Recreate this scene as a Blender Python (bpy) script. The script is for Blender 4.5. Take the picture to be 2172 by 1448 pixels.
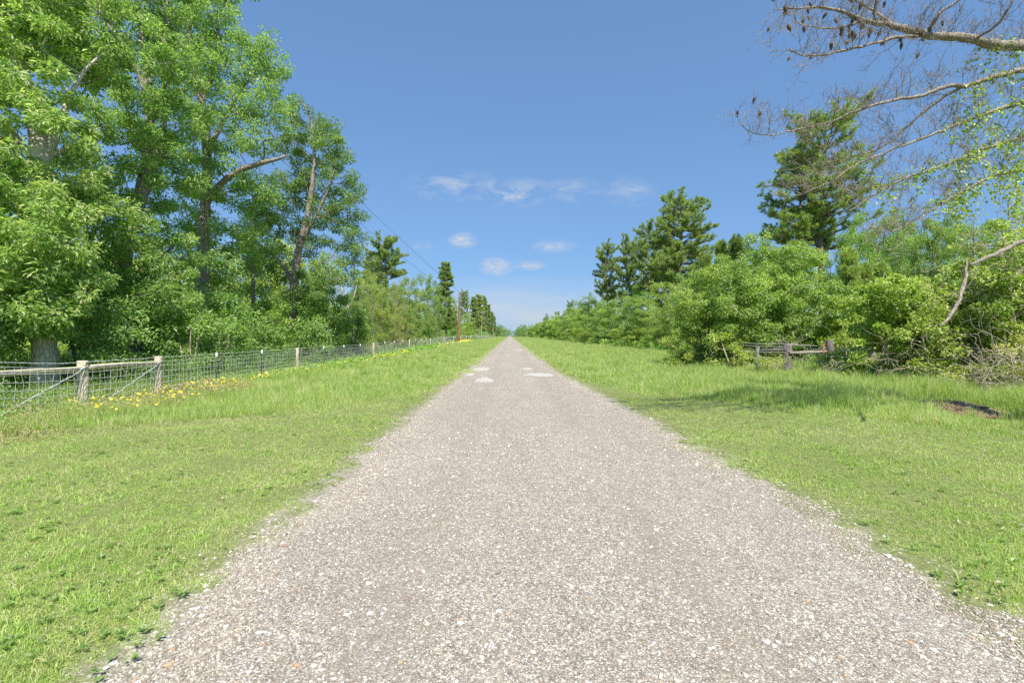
import bpy, math
import numpy as np
from mathutils import Vector

for o in list(bpy.data.objects):
    bpy.data.objects.remove(o, do_unlink=True)
S = bpy.context.scene
COL = S.collection
R = math.radians

# ------------------------------------------------------------------ camera
F = 1000.0            # focal length in photo pixels (photo 2172 wide)
VX, VY, CH = 1081.0, 711.0, 1.8
cd = bpy.data.cameras.new('camera')
cam = bpy.data.objects.new('camera', cd)
COL.objects.link(cam)
cam.location = (0, 0, CH)
cam.rotation_euler = (R(90), 0, 0)
cd.sensor_width = 36.0
cd.lens = 36.0 * F / 2172.0
cd.shift_x = 5.0 / 2172.0
cd.shift_y = -13.0 / 2172.0
cd.clip_start = 0.05
cd.clip_end = 9000
S.camera = cam

# ------------------------------------------------------------------ world, sun, exposure
SUN_EL, SUN_AZ = 54.0, (0.28, -0.96)     # azimuth: towards the sun, in x, y
W = bpy.data.worlds.new("World")
S.world = W
W.use_nodes = True
nt = W.node_tree
nt.nodes.clear()
def wn(t, **k):
    n = nt.nodes.new(t)
    for a, b in k.items():
        setattr(n, a, b)
    return n
sky = wn('ShaderNodeTexSky', sky_type='NISHITA', sun_disc=False)
sky.sun_elevation = R(SUN_EL)
sky.sun_rotation = math.atan2(SUN_AZ[0], SUN_AZ[1])
sky.air_density = 1.0
sky.dust_density = 0.25
sky.ozone_density = 2.2
sky.altitude = 50
bg = wn('ShaderNodeBackground')
bg.inputs['Strength'].default_value = 0.07
out = wn('ShaderNodeOutputWorld')
tc = wn('ShaderNodeTexCoord')
sep = wn('ShaderNodeSeparateXYZ')
nt.links.new(tc.outputs['Generated'], sep.inputs[0])
def mth(op, a, b=None, c=None, clamp=False):
    n = wn('ShaderNodeMath', operation=op)
    n.use_clamp = clamp
    for i, v in enumerate((a, b, c)):
        if v is None: continue
        if isinstance(v, (int, float)): n.inputs[i].default_value = v
        else: nt.links.new(v, n.inputs[i])
    return n.outputs[0]
# real clouds of the sky: thin cirrus wisps and small puffs at set directions
ydir = mth('MAXIMUM', sep.outputs['Y'], 0.05)
u = mth('DIVIDE', sep.outputs['X'], ydir)
v = mth('DIVIDE', sep.outputs['Z'], ydir)
comb = wn('ShaderNodeCombineXYZ')
nt.links.new(u, comb.inputs[0]); nt.links.new(v, comb.inputs[1])
mp = wn('ShaderNodeMapping'); mp.inputs['Scale'].default_value = (9, 22, 1); mp.inputs['Rotation'].default_value = (0, 0, R(-14))
nt.links.new(comb.outputs[0], mp.inputs[0])
nz = wn('ShaderNodeTexNoise'); nz.inputs['Scale'].default_value = 1.6; nz.inputs['Detail'].default_value = 7; nz.inputs['Roughness'].default_value = 0.62; nz.inputs['Distortion'].default_value = 0.5
nt.links.new(mp.outputs[0], nz.inputs[0])
mp2 = wn('ShaderNodeMapping'); mp2.inputs['Scale'].default_value = (14, 60, 1); mp2.inputs['Location'].default_value = (3, 1, 0)
nt.links.new(comb.outputs[0], mp2.inputs[0])
nz2 = wn('ShaderNodeTexNoise'); nz2.inputs['Scale'].default_value = 0.5; nz2.inputs['Detail'].default_value = 6; nz2.inputs['Roughness'].default_value = 0.6
nt.links.new(mp2.outputs[0], nz2.inputs[0])
nzf = wn('ShaderNodeTexNoise'); nzf.inputs['Scale'].default_value = 5.5; nzf.inputs['Detail'].default_value = 6; nzf.inputs['Roughness'].default_value = 0.6; nzf.inputs['Distortion'].default_value = 0.6
nt.links.new(mp.outputs[0], nzf.inputs[0])
nmix = mth('ADD', mth('MULTIPLY', nz.outputs[0], 0.45), mth('MULTIPLY', nzf.outputs[0], 0.55))
total = None
def puff(px, py, rx, ry, dens, soft=0.0):
    """soft ellipse in direction space (tangents), eroded by noise"""
    global total
    cu, cv = (px - VX) / F, (VY - py) / F
    du = mth('DIVIDE', mth('SUBTRACT', u, cu), rx / F)
    dv = mth('DIVIDE', mth('SUBTRACT', v, cv), ry / F)
    d = mth('SQRT', mth('ADD', mth('MULTIPLY', du, du), mth('MULTIPLY', dv, dv)))
    m = mth('SUBTRACT', 1.0, d, clamp=True)
    e = mth('MULTIPLY', mth('ADD', mth('MULTIPLY', nz.outputs[0] if rx > 58 else nmix, 4.0), -1.75 - soft), m, clamp=True)
    e = mth('MULTIPLY', e, dens)
    total = e if total is None else mth('MAXIMUM', total, e)
puff(965, 395, 120, 40, 0.8, 0.0)
puff(1085, 408, 110, 36, 1.3, -0.1)
puff(1215, 402, 70, 32, 0.8, -0.05)
puff(1330, 405, 75, 40, 0.6, -0.05)
puff(982, 510, 36, 20, 1.5, -0.25)
puff(893, 523, 26, 16, 0.8, -0.1)
puff(1175, 522, 55, 18, 1.0, -0.15)
puff(1052, 566, 42, 24, 1.7, -0.3)
puff(1122, 563, 40, 13, 1.2, -0.25)
puff(780, 520, 50, 14, 0.7, -0.1)
# low cloud veil near the horizon (v from 0 to ~0.13)
band = mth('SUBTRACT', 1.0, mth('DIVIDE', mth('ABSOLUTE', mth('SUBTRACT', v, 0.045)), 0.085), clamp=True)
veil = mth('MULTIPLY', mth('MULTIPLY', band, mth('ADD', mth('MULTIPLY', nz2.outputs[0], 1.8), -0.2, clamp=True)), 0.95, clamp=True)
total = mth('MAXIMUM', total, veil, clamp=True)
total = mth('MULTIPLY', total, mth('GREATER_THAN', sep.outputs['Y'], 0.05))
mixc = wn('ShaderNodeMix', data_type='RGBA')
nt.links.new(total, mixc.inputs['Factor'])
gm = wn('ShaderNodeGamma'); gm.inputs[1].default_value = 0.42
nt.links.new(sky.outputs[0], gm.inputs[0])
tint = wn('ShaderNodeMix', data_type='RGBA', blend_type='MULTIPLY'); tint.inputs['Factor'].default_value = 1.0
nt.links.new(gm.outputs[0], tint.inputs[6]); tint.inputs[7].default_value = (1.17, 1.87, 2.85, 1)
nt.links.new(tint.outputs[2], mixc.inputs[6])
mixc.inputs[7].default_value = (4.6, 5.0, 5.6, 1)
nt.links.new(mixc.outputs[2], bg.inputs[0])
nt.links.new(bg.outputs[0], out.inputs[0])

sl = bpy.data.lights.new('sun', 'SUN')
sl.energy = 4.1
sl.angle = R(0.6)
sl.color = (1.0, 0.955, 0.88)
sun = bpy.data.objects.new('sun', sl)
COL.objects.link(sun)
ce = math.cos(R(SUN_EL))
hz = math.hypot(*SUN_AZ)
sd = Vector((SUN_AZ[0] / hz * ce, SUN_AZ[1] / hz * ce, math.sin(R(SUN_EL))))
sun.rotation_euler = sd.to_track_quat('Z', 'Y').to_euler()
sun.location = (-60, 40, 90)

S.view_settings.view_transform = 'Standard'
S.view_settings.look = 'None'
S.view_settings.gamma = 1.0
S.view_settings.exposure = 0.95
S.cycles.max_bounces = 12
S.cycles.diffuse_bounces = 8
S.cycles.transmission_bounces = 8
S.cycles.use_denoising = False
S.cycles.denoiser = 'OPENIMAGEDENOISE'
S.cycles.denoising_input_passes = 'RGB_ALBEDO_NORMAL'
S.cycles.denoising_prefilter = 'ACCURATE'

# ------------------------------------------------------------------ helpers
rng = np.random.default_rng(7)
def PX(px, d): return (px - VX) / F * d
def PZ(py, d): return CH - (py - VY) / F * d
def P(px, py, d): return np.array([PX(px, d), d, PZ(py, d)])

_perm = np.random.default_rng(3).random((256, 256))
def vnoise(x, y, s=1.0, k=0):
    x = np.asarray(x, float) / s + 17.3 * k + 1000; y = np.asarray(y, float) / s + 41.7 * k + 1000
    xi = np.floor(x).astype(int); yi = np.floor(y).astype(int)
    fx = x - xi; fy = y - yi
    fx = fx * fx * (3 - 2 * fx); fy = fy * fy * (3 - 2 * fy)
    g = lambda a, b: _perm[a % 256, b % 256]
    return (g(xi, yi) * (1 - fx) + g(xi + 1, yi) * fx) * (1 - fy) + (g(xi, yi + 1) * (1 - fx) + g(xi + 1, yi + 1) * fx) * fy
def sm(a, b, x):
    t = np.clip((np.asarray(x, float) - a) / (b - a), 0, 1)
    return t * t * (3 - 2 * t)
def cutL(x):   # depth of the step between mown and longer grass, left of the road
    return np.interp(x, [-14, -8.7, -6.8, -4.9, -3.4, -2.2], [6.0, 8.0, 9.15, 10.3, 12.5, 15.5])
def gz(x, y):
    """height of the ground"""
    x = np.asarray(x, float); y = np.asarray(y, float)
    left = 0.45 * sm(18, 90, y) * sm(4.5, 9, -x) * (1 - sm(25, 60, -x))
    und = 0.10 * (vnoise(x, y, 7.0, 1) - 0.5) * sm(4.0, 8.0, np.abs(x))
    ditch = -0.10 * sm(4.0, 7.0, x) * (1 - sm(9, 13, x)) * sm(12, 20, y)
    ledge = 0.11 * sm(-.02, .05, y - cutL(x) - .12 * (vnoise(x, y, .5, 51) - .5)) * (1 - sm(-5.6, -4.6, x)) * (1 - sm(0.5, 2.4, y - cutL(x)))
    return left + und + ditch + ledge

class MB:
    """collects geometry and links it as one mesh object"""
    def __init__(s): s.V = []; s.F = []; s.A = []; s.n = 0; s.SM = []; s.MI = []
    def add(s, V, Fa, a=None, smooth=True, mi=0):
        V = np.asarray(V, np.float32).reshape(-1, 3); Fa = np.asarray(Fa, np.int64)
        if len(Fa) == 0: return
        s.V.append(V); s.F.append(Fa + s.n); s.n += len(V)
        if a is None: a = 0.5
        s.A.append(np.broadcast_to(np.asarray(a, np.float32), (len(Fa),)))
        s.SM.append(np.full(len(Fa), smooth)); s.MI.append(np.full(len(Fa), mi))
    def mesh(s, name, mats):
        me = bpy.data.meshes.new(name)
        if not s.V: return me
        V = np.concatenate(s.V)
        me.vertices.add(len(V)); me.vertices.foreach_set('co', V.ravel())
        lt = np.concatenate([np.full(len(f), f.shape[1]) for f in s.F]).astype(np.int32)
        lv = np.concatenate([f.ravel() for f in s.F]).astype(np.int32)
        me.loops.add(len(lv)); me.loops.foreach_set('vertex_index', lv)
        me.polygons.add(len(lt))
        me.polygons.foreach_set('loop_start', np.concatenate([[0], np.cumsum(lt)[:-1]]).astype(np.int32))
        me.polygons.foreach_set('loop_total', lt)
        me.polygons.foreach_set('use_smooth', np.concatenate(s.SM))
        me.polygons.foreach_set('material_index', np.concatenate(s.MI).astype(np.int32))
        at = me.attributes.new('v', 'FLOAT', 'FACE'); at.data.foreach_set('value', np.concatenate(s.A).astype(np.float32))
        for m in (mats if isinstance(mats, (list, tuple)) else [mats]): me.materials.append(m)
        me.update(calc_edges=True)
        return me
    def build(s, name, mats, parent=None, loc=None):
        o = bpy.data.objects.new(name, s.mesh(name, mats)); COL.objects.link(o)
        if parent is not None: o.parent = parent
        if loc is not None: o.location = loc
        return o
    # shapes
    def tube(s, pts, rad, n=8, a=0.5, cap=True, mi=0, lump=0.0):
        pts = np.asarray(pts, float); m = len(pts); rad = np.broadcast_to(np.asarray(rad, float), (m,))
        t = np.gradient(pts, axis=0); t /= np.linalg.norm(t, axis=1)[:, None] + 1e-9
        ref = np.array([0.0, 0, 1]) if abs(t[0][2]) < 0.9 else np.array([1.0, 0, 0])
        V = []
        b = np.cross(t[0], ref); b /= np.linalg.norm(b) + 1e-9
        ang = np.arange(n) * 2 * math.pi / n
        for i in range(m):
            b = b - t[i] * np.dot(b, t[i]); b /= np.linalg.norm(b) + 1e-9
            c = np.cross(t[i], b)
            rr = rad[i] * (1 + lump * rng.standard_normal(n)) if lump else rad[i] * np.ones(n)
            V.append(pts[i] + (np.cos(ang)[:, None] * b + np.sin(ang)[:, None] * c) * rr[:, None])
        V = np.concatenate(V)
        i = np.arange(m - 1)[:, None] * n; j = np.arange(n)[None]
        q = np.stack([i + j, i + (j + 1) % n, i + n + (j + 1) % n, i + n + j], -1).reshape(-1, 4)
        s.add(V, q, a, True, mi)
        if cap:
            for e, k in ((0, -1), ((m - 1) * n, 1)):
                f = (e + np.arange(n))[None, ::k]
                s.F.append(f + s.n - len(V)); s.A.append(np.array([a], np.float32) if np.isscalar(a) else np.array([0.5], np.float32)); s.SM.append(np.array([False])); s.MI.append(np.array([mi]))
    def frusta(s, A, B, ra, rb, n=5, a=0.5):
        A = np.asarray(A, float); B = np.asarray(B, float)
        if len(A) == 0: return
        t = B - A; L = np.linalg.norm(t, axis=1)[:, None] + 1e-9; t = t / L
        ref = np.where(np.abs(t[:, 2:3]) < 0.9, np.array([[0, 0, 1.0]]), np.array([[1.0, 0, 0]]))
        b = np.cross(t, ref); b /= np.linalg.norm(b, axis=1)[:, None] + 1e-9; c = np.cross(t, b)
        ang = np.arange(n) * 2 * math.pi / n
        ring = np.cos(ang)[None, :, None] * b[:, None] + np.sin(ang)[None, :, None] * c[:, None]
        ra = np.broadcast_to(ra, (len(A),)); rb = np.broadcast_to(rb, (len(A),))
        V = np.concatenate([A[:, None] + ring * ra[:, None, None], B[:, None] + ring * rb[:, None, None]], 1)
        base = (np.arange(len(A)) * 2 * n)[:, None]; j = np.arange(n)[None]
        q = np.stack([base + j, base + (j + 1) % n, base + n + (j + 1) % n, base + n + j], -1).reshape(-1, 4)
        s.add(V.reshape(-1, 3), q, a, True)
    def leaves(s, pos, d, nrm, L, Wd, v, fold=0.12):
        pos = np.asarray(pos, float); n = len(pos)
        d = d / (np.linalg.norm(d, axis=1)[:, None] + 1e-9)
        side = np.cross(nrm, d); side /= np.linalg.norm(side, axis=1)[:, None] + 1e-9
        up = np.cross(d, side)
        L = np.broadcast_to(L, (n,))[:, None]; Wd = np.broadcast_to(Wd, (n,))[:, None]
        p1 = pos + d * L * 0.45 + side * Wd * 0.5 + up * L * fold
        p2 = pos + d * L - up * L * fold * 0.6
        p3 = pos + d * L * 0.45 - side * Wd * 0.5 + up * L * fold
        V = np.stack([pos, p1, p2, p3], 1).reshape(-1, 3)
        s.add(V, np.arange(n * 4).reshape(-1, 4), v, False)
    def box(s, c, h, a=0.5, mi=0):
        c = np.asarray(c, float); h = np.asarray(h, float)
        sg = np.array([[-1,-1,-1],[1,-1,-1],[1,1,-1],[-1,1,-1],[-1,-1,1],[1,-1,1],[1,1,1],[-1,1,1]], float)
        s.add(c + sg * h, [[0,3,2,1],[4,5,6,7],[0,1,5,4],[1,2,6,5],[2,3,7,6],[3,0,4,7]], a, False, mi)

def tag(o, label=None, cat=None, group=None, kind=None):
    if label: o['label'] = label
    if cat: o['category'] = cat
    if group: o['group'] = group
    if kind: o['kind'] = kind
    return o
def empty(name, loc, label, cat, group=None):
    o = bpy.data.objects.new(name, None); COL.objects.link(o); o.location = loc; o.empty_display_size = 0.3
    return tag(o, label, cat, group)

# ------------------------------------------------------------------ materials
class MT:
    def __init__(s, name):
        s.m = bpy.data.materials.new(name); s.m.use_nodes = True; s.t = s.m.node_tree; s.t.nodes.clear()
        s.o = s.n('ShaderNodeOutputMaterial')
    def n(s, t, ins=None, **k):
        n = s.t.nodes.new(t)
        for a, b in k.items(): setattr(n, a, b)
        for a, b in (ins or {}).items():
            if isinstance(b, bpy.types.NodeSocket): s.t.links.new(b, n.inputs[a])
            else: n.inputs[a].default_value = b
        return n
    def ramp(s, fac, stops, interp='LINEAR'):
        r = s.n('ShaderNodeValToRGB', {'Fac': fac}); e = r.color_ramp.elements; r.color_ramp.interpolation = interp
        while len(e) < len(stops): e.new(0.5)
        for i, (p, c) in enumerate(stops):
            e[i].position = p; e[i].color = (*c, 1) if len(c) == 3 else c
        return r.outputs[0]
    def mix(s, f, a, b, mode='MIX'):
        n = s.n('ShaderNodeMix', data_type='RGBA', blend_type=mode)
        for k, x in (('Factor', f), (6, a), (7, b)):
            if isinstance(x, bpy.types.NodeSocket): s.t.links.new(x, n.inputs[k])
            else: n.inputs[k].default_value = x if k == 'Factor' else ((*x, 1) if len(x) == 3 else x)
        return n.outputs[2]
    def m_(s, op, a, b=0.0, clamp=False):
        n = s.n('ShaderNodeMath', operation=op); n.use_clamp = clamp
        for i, x in enumerate((a, b)):
            if isinstance(x, bpy.types.NodeSocket): s.t.links.new(x, n.inputs[i])
            else: n.inputs[i].default_value = x
        return n.outputs[0]
    def noise(s, co, sc, det=4, ro=0.55, dist=0.0):
        return s.n('ShaderNodeTexNoise', {'Vector': co, 'Scale': sc, 'Detail': det, 'Roughness': ro, 'Distortion': dist})
    def bump(s, h, st, dist=0.02):
        return s.n('ShaderNodeBump', {'Height': h, 'Strength': st, 'Distance': dist}).outputs[0]
    def out(s, x):
        s.t.links.new(x, s.o.inputs[0]); return s.m

def leaf_mat(name, stops, trans=0.35, tcol=(1.25, 1.35, 0.55), rough=0.42, spec=0.5, patch=2.2):
    M = MT(name)
    at = M.n('ShaderNodeAttribute', attribute_name='v')
    oi = M.n('ShaderNodeObjectInfo')
    tc = M.n('ShaderNodeTexCoord')
    nz = M.noise(tc.outputs['Object'], 1.0 / patch, 2)
    f = M.m_('ADD', at.outputs['Fac'], M.m_('MULTIPLY', M.m_('SUBTRACT', nz.outputs[0], 0.5), 0.7), True)
    c = M.ramp(f, stops)
    c = M.mix(1.0, c, oi.outputs['Color'], 'MULTIPLY')
    p = M.n('ShaderNodeBsdfPrincipled', {'Base Color': c, 'Roughness': rough, 'Specular IOR Level': spec})
    tcn = M.mix(1.0, c, (*tcol, 1), 'MULTIPLY')
    tr = M.n('ShaderNodeBsdfTranslucent', {'Color': tcn})
    mx = M.n('ShaderNodeMixShader', {0: trans, 1: p.outputs[0], 2: tr.outputs[0]})
    return M.out(mx.outputs[0])

M_OAK = leaf_mat('oak_leaves', [(0.0, (0.17, 0.28, 0.09)), (0.4, (0.30, 0.45, 0.14)), (0.8, (0.46, 0.58, 0.22)), (1.0, (0.70, 0.68, 0.45))], 0.55)
M_BROAD = leaf_mat('broad_leaves', [(0.0, (0.15, 0.25, 0.08)), (0.45, (0.28, 0.41, 0.13)), (0.85, (0.45, 0.57, 0.20)), (1.0, (0.62, 0.64, 0.32))], 0.5)
M_VINE = leaf_mat('vine_leaves', [(0.0, (0.17, 0.29, 0.06)), (0.5, (0.32, 0.47, 0.12)), (1.0, (0.54, 0.62, 0.28))], 0.42)
M_PINE = leaf_mat('pine_needles', [(0.0, (0.13, 0.18, 0.07)), (0.5, (0.24, 0.32, 0.12)), (1.0, (0.42, 0.44, 0.20))], 0.25, patch=3)
M_DRY = leaf_mat('dry_leaves', [(0.0, (0.30, 0.22, 0.13)), (0.6, (0.46, 0.36, 0.23)), (1.0, (0.6, 0.52, 0.38))], 0.25, (1.1, 1, 0.8))

def grass_mat(name, stops, trans=0.35, dry=(0.34, 0.30, 0.13), dryf=0.5):
    M = MT(name)
    at = M.n('ShaderNodeAttribute', attribute_name='v')
    ge = M.n('ShaderNodeNewGeometry')
    n1 = M.noise(ge.outputs['Position'], 0.55, 4, 0.6)
    n2 = M.noise(ge.outputs['Position'], 2.6, 3, 0.6)
    c = M.ramp(M.m_('ADD', at.outputs['Fac'], M.m_('MULTIPLY', M.m_('SUBTRACT', n1.outputs[0], 0.5), 1.1), True), stops)
    df = M.m_('MULTIPLY', M.m_('MULTIPLY', M.m_('SUBTRACT', n2.outputs[0], 0.42), 3.0, True), dryf)
    c = M.mix(df, c, dry)
    p = M.n('ShaderNodeBsdfPrincipled', {'Base Color': c, 'Roughness': 0.55, 'Specular IOR Level': 0.3})
    tr = M.n('ShaderNodeBsdfTranslucent', {'Color': M.mix(1.0, c, (1.2, 1.25, 0.6, 1), 'MULTIPLY')})
    return M.out(M.n('ShaderNodeMixShader', {0: trans, 1: p.outputs[0], 2: tr.outputs[0]}).outputs[0])
M_MOWN = grass_mat('mown_grass', [(0.0, (0.20, 0.36, 0.06)), (0.45, (0.41, 0.57, 0.13)), (0.8, (0.60, 0.72, 0.26)), (0.9, (0.68, 0.65, 0.42)), (1.0, (0.76, 0.68, 0.50))], 0.42, (0.62, 0.54, 0.30), 0.5)
M_TALL = grass_mat('tall_grass', [(0.0, (0.19, 0.33, 0.06)), (0.45, (0.37, 0.53, 0.12)), (0.8, (0.57, 0.68, 0.24)), (0.9, (0.68, 0.66, 0.42)), (1.0, (0.76, 0.69, 0.50))], 0.45, (0.58, 0.53, 0.28), 0.55)

def bark_mat(name, c0, c1, sc=9, st=0.8, tint=None):
    M = MT(name)
    tc = M.n('ShaderNodeTexCoord')
    mp = M.n('ShaderNodeMapping', {'Vector': tc.outputs['Object'], 'Scale': (1, 1, 0.28)})
    n1 = M.noise(mp.outputs[0], sc, 6, 0.65, 0.4)
    vo = M.n('ShaderNodeTexVoronoi', {'Vector': mp.outputs[0], 'Scale': sc * 1.6}, feature='DISTANCE_TO_EDGE')
    h = M.m_('ADD', n1.outputs[0], M.m_('MULTIPLY', M.m_('MINIMUM', vo.outputs['Distance'], 0.2), 1.6))
    n2 = M.noise(tc.outputs['Object'], 1.3, 3)
    c = M.ramp(M.m_('MULTIPLY', h, 0.85), [(0.28, c0), (0.75, c1)])
    if tint: c = M.mix(M.m_('MULTIPLY', M.m_('SUBTRACT', n2.outputs[0], 0.45), 2.5, True), c, tint)
    p = M.n('ShaderNodeBsdfPrincipled', {'Base Color': c, 'Roughness': 0.9, 'Specular IOR Level': 0.15, 'Normal': M.bump(h, st, 0.04)})
    return M.out(p.outputs[0])
M_BARK = bark_mat('grey_bark', (0.27, 0.24, 0.20), (0.62, 0.58, 0.51), tint=(0.60, 0.53, 0.42))
M_DBARK = bark_mat('dark_bark', (0.11, 0.09, 0.075), (0.36, 0.31, 0.26))
M_PBARK = bark_mat('pine_bark', (0.10, 0.07, 0.055), (0.30, 0.22, 0.17), 7)
M_DEAD = bark_mat('dead_limb_bark', (0.14, 0.118, 0.092), (0.37, 0.32, 0.26), 14, 0.7)
M_TWIG = bark_mat('dry_twig', (0.28, 0.23, 0.165), (0.54, 0.46, 0.35), 14, 0.3)
M_POST = bark_mat('weathered_post_wood', (0.38, 0.32, 0.21), (0.64, 0.57, 0.41), 12, 0.35, (0.50, 0.50, 0.34))
M_OLD = bark_mat('old_grey_wood', (0.10, 0.085, 0.08), (0.27, 0.23, 0.21), 14, 0.9)
M_POLE = bark_mat('utility_pole_wood', (0.15, 0.065, 0.045), (0.34, 0.165, 0.105), 6, 0.4)
M_POLE2 = bark_mat('pale_pole_wood', (0.17, 0.15, 0.12), (0.34, 0.30, 0.24), 6, 0.4)

def plain(name, c, rough=0.5, metal=0.0, nz=0.15, sc=20):
    M = MT(name)
    tc = M.n('ShaderNodeTexCoord'); n = M.noise(tc.outputs['Object'], sc, 4)
    cc = M.mix(n.outputs[0], tuple(x * (1 - nz) for x in c), tuple(min(1, x * (1 + nz)) for x in c))
    return M.out(M.n('ShaderNodeBsdfPrincipled', {'Base Color': cc, 'Roughness': rough, 'Metallic': metal}).outputs[0])
M_WIRE = plain('galvanised_wire', (0.60, 0.60, 0.59), 0.45, 0.0)
M_GREEN = plain('green_steel', (0.045, 0.075, 0.055), 0.6)
M_WHITE = plain('white_paint', (0.78, 0.78, 0.76), 0.5)
M_GREY = plain('grey_steel', (0.3, 0.31, 0.31), 0.5, 0.3)
M_RUST = plain('rusty_steel', (0.30, 0.11, 0.06), 0.8)
M_CABLE = plain('cable', (0.10, 0.10, 0.11), 0.6)
M_CONE = plain('cone_scales', (0.11, 0.075, 0.05), 0.85, 0, 0.4, 60)
M_PETAL = plain('yellow_petals', (0.88, 0.66, 0.04), 0.6, 0, 0.1)
M_PETALW = plain('white_petals', (0.8, 0.8, 0.82), 0.6, 0, 0.1)
M_CORE = plain('flower_centres', (0.45, 0.25, 0.02), 0.7)

# road
def gravel_nodes(M, co):
    v1 = M.n('ShaderNodeTexVoronoi', {'Vector': co, 'Scale': 110.0, 'Randomness': 1.0})
    v2 = M.n('ShaderNodeTexVoronoi', {'Vector': co, 'Scale': 55.0, 'Randomness': 1.0})
    s1 = M.n('ShaderNodeSeparateColor', {'Color': v1.outputs['Color']})
    s2 = M.n('ShaderNodeSeparateColor', {'Color': v2.outputs['Color']})
    stops = [(0.0, (0.15, 0.128, 0.10)), (0.25, (0.235, 0.202, 0.162)), (0.5, (0.33, 0.288, 0.232)), (0.70, (0.44, 0.395, 0.325)), (0.85, (0.60, 0.56, 0.485)), (0.965, (0.80, 0.77, 0.70)), (1.0, (0.42, 0.29, 0.17))]
    c1 = M.ramp(s1.outputs[0], stops)
    c2 = M.ramp(s2.outputs[1], stops)
    sel = M.m_('GREATER_THAN', s2.outputs[2], 0.72)
    c = M.mix(sel, c1, c2)
    edge = M.m_('MULTIPLY', M.m_('SUBTRACT', v1.outputs['Distance'], 0.35), 1.6, True)
    c = M.mix(edge, c, (0.18, 0.15, 0.118))
    # mauve binder showing in patches, pale wheel tracks running along the road, dusty shoulders
    sp = M.n('ShaderNodeSeparateXYZ', {0: co})
    st = M.n('ShaderNodeMapping', {'Vector': co, 'Scale': (1.0, 0.22, 1.0)})
    n1 = M.noise(st.outputs[0], 0.9, 4, 0.6)
    n3 = M.noise(co, 3.5, 5, 0.68)
    pf = M.m_('ADD', M.m_('MULTIPLY', n1.outputs[0], 0.5), M.m_('MULTIPLY', n3.outputs[0], 0.5))
    c = M.mix(M.m_('MULTIPLY', M.m_('SUBTRACT', pf, 0.48), 5.0, True), c, M.mix(0.45, c, (0.24, 0.202, 0.165)))
    c = M.mix(M.m_('MULTIPLY', M.m_('SUBTRACT', 0.49, pf), 5.0, True), c, M.mix(0.45, c, (0.47, 0.435, 0.375)))
    wob = M.m_('ADD', sp.outputs[0], M.m_('MULTIPLY', n1.outputs[0], 0.5))
    for xc in (-0.75, 1.35):
        tr = M.m_('SUBTRACT', 1.0, M.m_('MULTIPLY', M.m_('ABSOLUTE', M.m_('SUBTRACT', wob, xc + .25)), 2.4), True)
        c = M.mix(M.m_('MULTIPLY', tr, 0.42), c, (0.27, 0.232, 0.188))
    h = M.m_('ADD', M.m_('MULTIPLY', s1.outputs[1], 0.6), M.m_('SUBTRACT', 1.0, v1.outputs['Distance']))
    return c, h
def road_mat():
    M = MT('chip_seal_gravel')
    ge = M.n('ShaderNodeNewGeometry'); co = ge.outputs['Position']
    c, h = gravel_nodes(M, co)
    p = M.n('ShaderNodeBsdfPrincipled', {'Base Color': c, 'Roughness': 0.9, 'Specular IOR Level': 0.2, 'Normal': M.bump(h, 0.9, 0.006)})
    return M.out(p.outputs[0])
M_ROAD = road_mat()
def stone_mat():
    M = MT('loose_stones')
    at = M.n('ShaderNodeAttribute', attribute_name='v')
    ge = M.n('ShaderNodeNewGeometry'); nz = M.noise(ge.outputs['Position'], 120, 3)
    c = M.ramp(at.outputs['Fac'], [(0.0, (0.17, 0.142, 0.112)), (0.25, (0.26, 0.222, 0.178)), (0.55, (0.39, 0.342, 0.275)), (0.78, (0.53, 0.485, 0.40)), (0.93, (0.82, 0.80, 0.75)), (0.945, (0.46, 0.36, 0.22)), (0.98, (0.42, 0.26, 0.15)), (1.0, (0.20, 0.12, 0.09))])
    c = M.mix(M.m_('MULTIPLY', nz.outputs[0], 0.35), c, (0.31, 0.267, 0.215))
    return M.out(M.n('ShaderNodeBsdfPrincipled', {'Base Color': c, 'Roughness': 0.8, 'Specular IOR Level': 0.3}).outputs[0])
M_STONE = stone_mat()
def ground_mat():
    M = MT('turf_soil')
    ge = M.n('ShaderNodeNewGeometry'); co = ge.outputs['Position']
    n1 = M.noise(co, 14, 6, 0.7); n2 = M.noise(co, 0.6, 4, 0.6); n3 = M.noise(co, 60, 3, 0.7)
    c = M.ramp(n1.outputs[0], [(0.3, (0.07, 0.09, 0.03)), (0.5, (0.15, 0.18, 0.06)), (0.7, (0.26, 0.26, 0.12))])
    c = M.mix(M.m_('MULTIPLY', M.m_('SUBTRACT', n2.outputs[0], 0.45), 2.2, True), c, M.mix(0.5, c, (0.15, 0.18, 0.06)))
    c = M.mix(M.m_('MULTIPLY', M.m_('SUBTRACT', n3.outputs[0], 0.5), 2.0, True), c, (0.24, 0.20, 0.13))
    sp_ = M.n('ShaderNodeSeparateXYZ', {0: co}); n4 = M.noise(co, 2.2, 5, 0.75)
    mr = M.n('ShaderNodeMapRange', {0: sp_.outputs[1], 1: 6.0, 2: 26.0, 3: 2.95, 4: 2.3}, interpolation_type='SMOOTHSTEP')
    ins = M.m_('MINIMUM', M.m_('ADD', sp_.outputs[0], 2.15), M.m_('SUBTRACT', mr.outputs[0], sp_.outputs[0]))
    msk = M.m_('MULTIPLY', M.m_('ADD', ins, M.m_('SUBTRACT', M.m_('MULTIPLY', n4.outputs[0], 1.7), .62)), 3.0, True)
    gcol, gh = gravel_nodes(M, co)
    c = M.mix(msk, c, gcol)
    h = M.m_('ADD', n1.outputs[0], n3.outputs[0])
    return M.out(M.n('ShaderNodeBsdfPrincipled', {'Base Color': c, 'Roughness': 0.95, 'Specular IOR Level': 0.1, 'Normal': M.bump(h, 0.6, 0.008)}).outputs[0])
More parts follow.
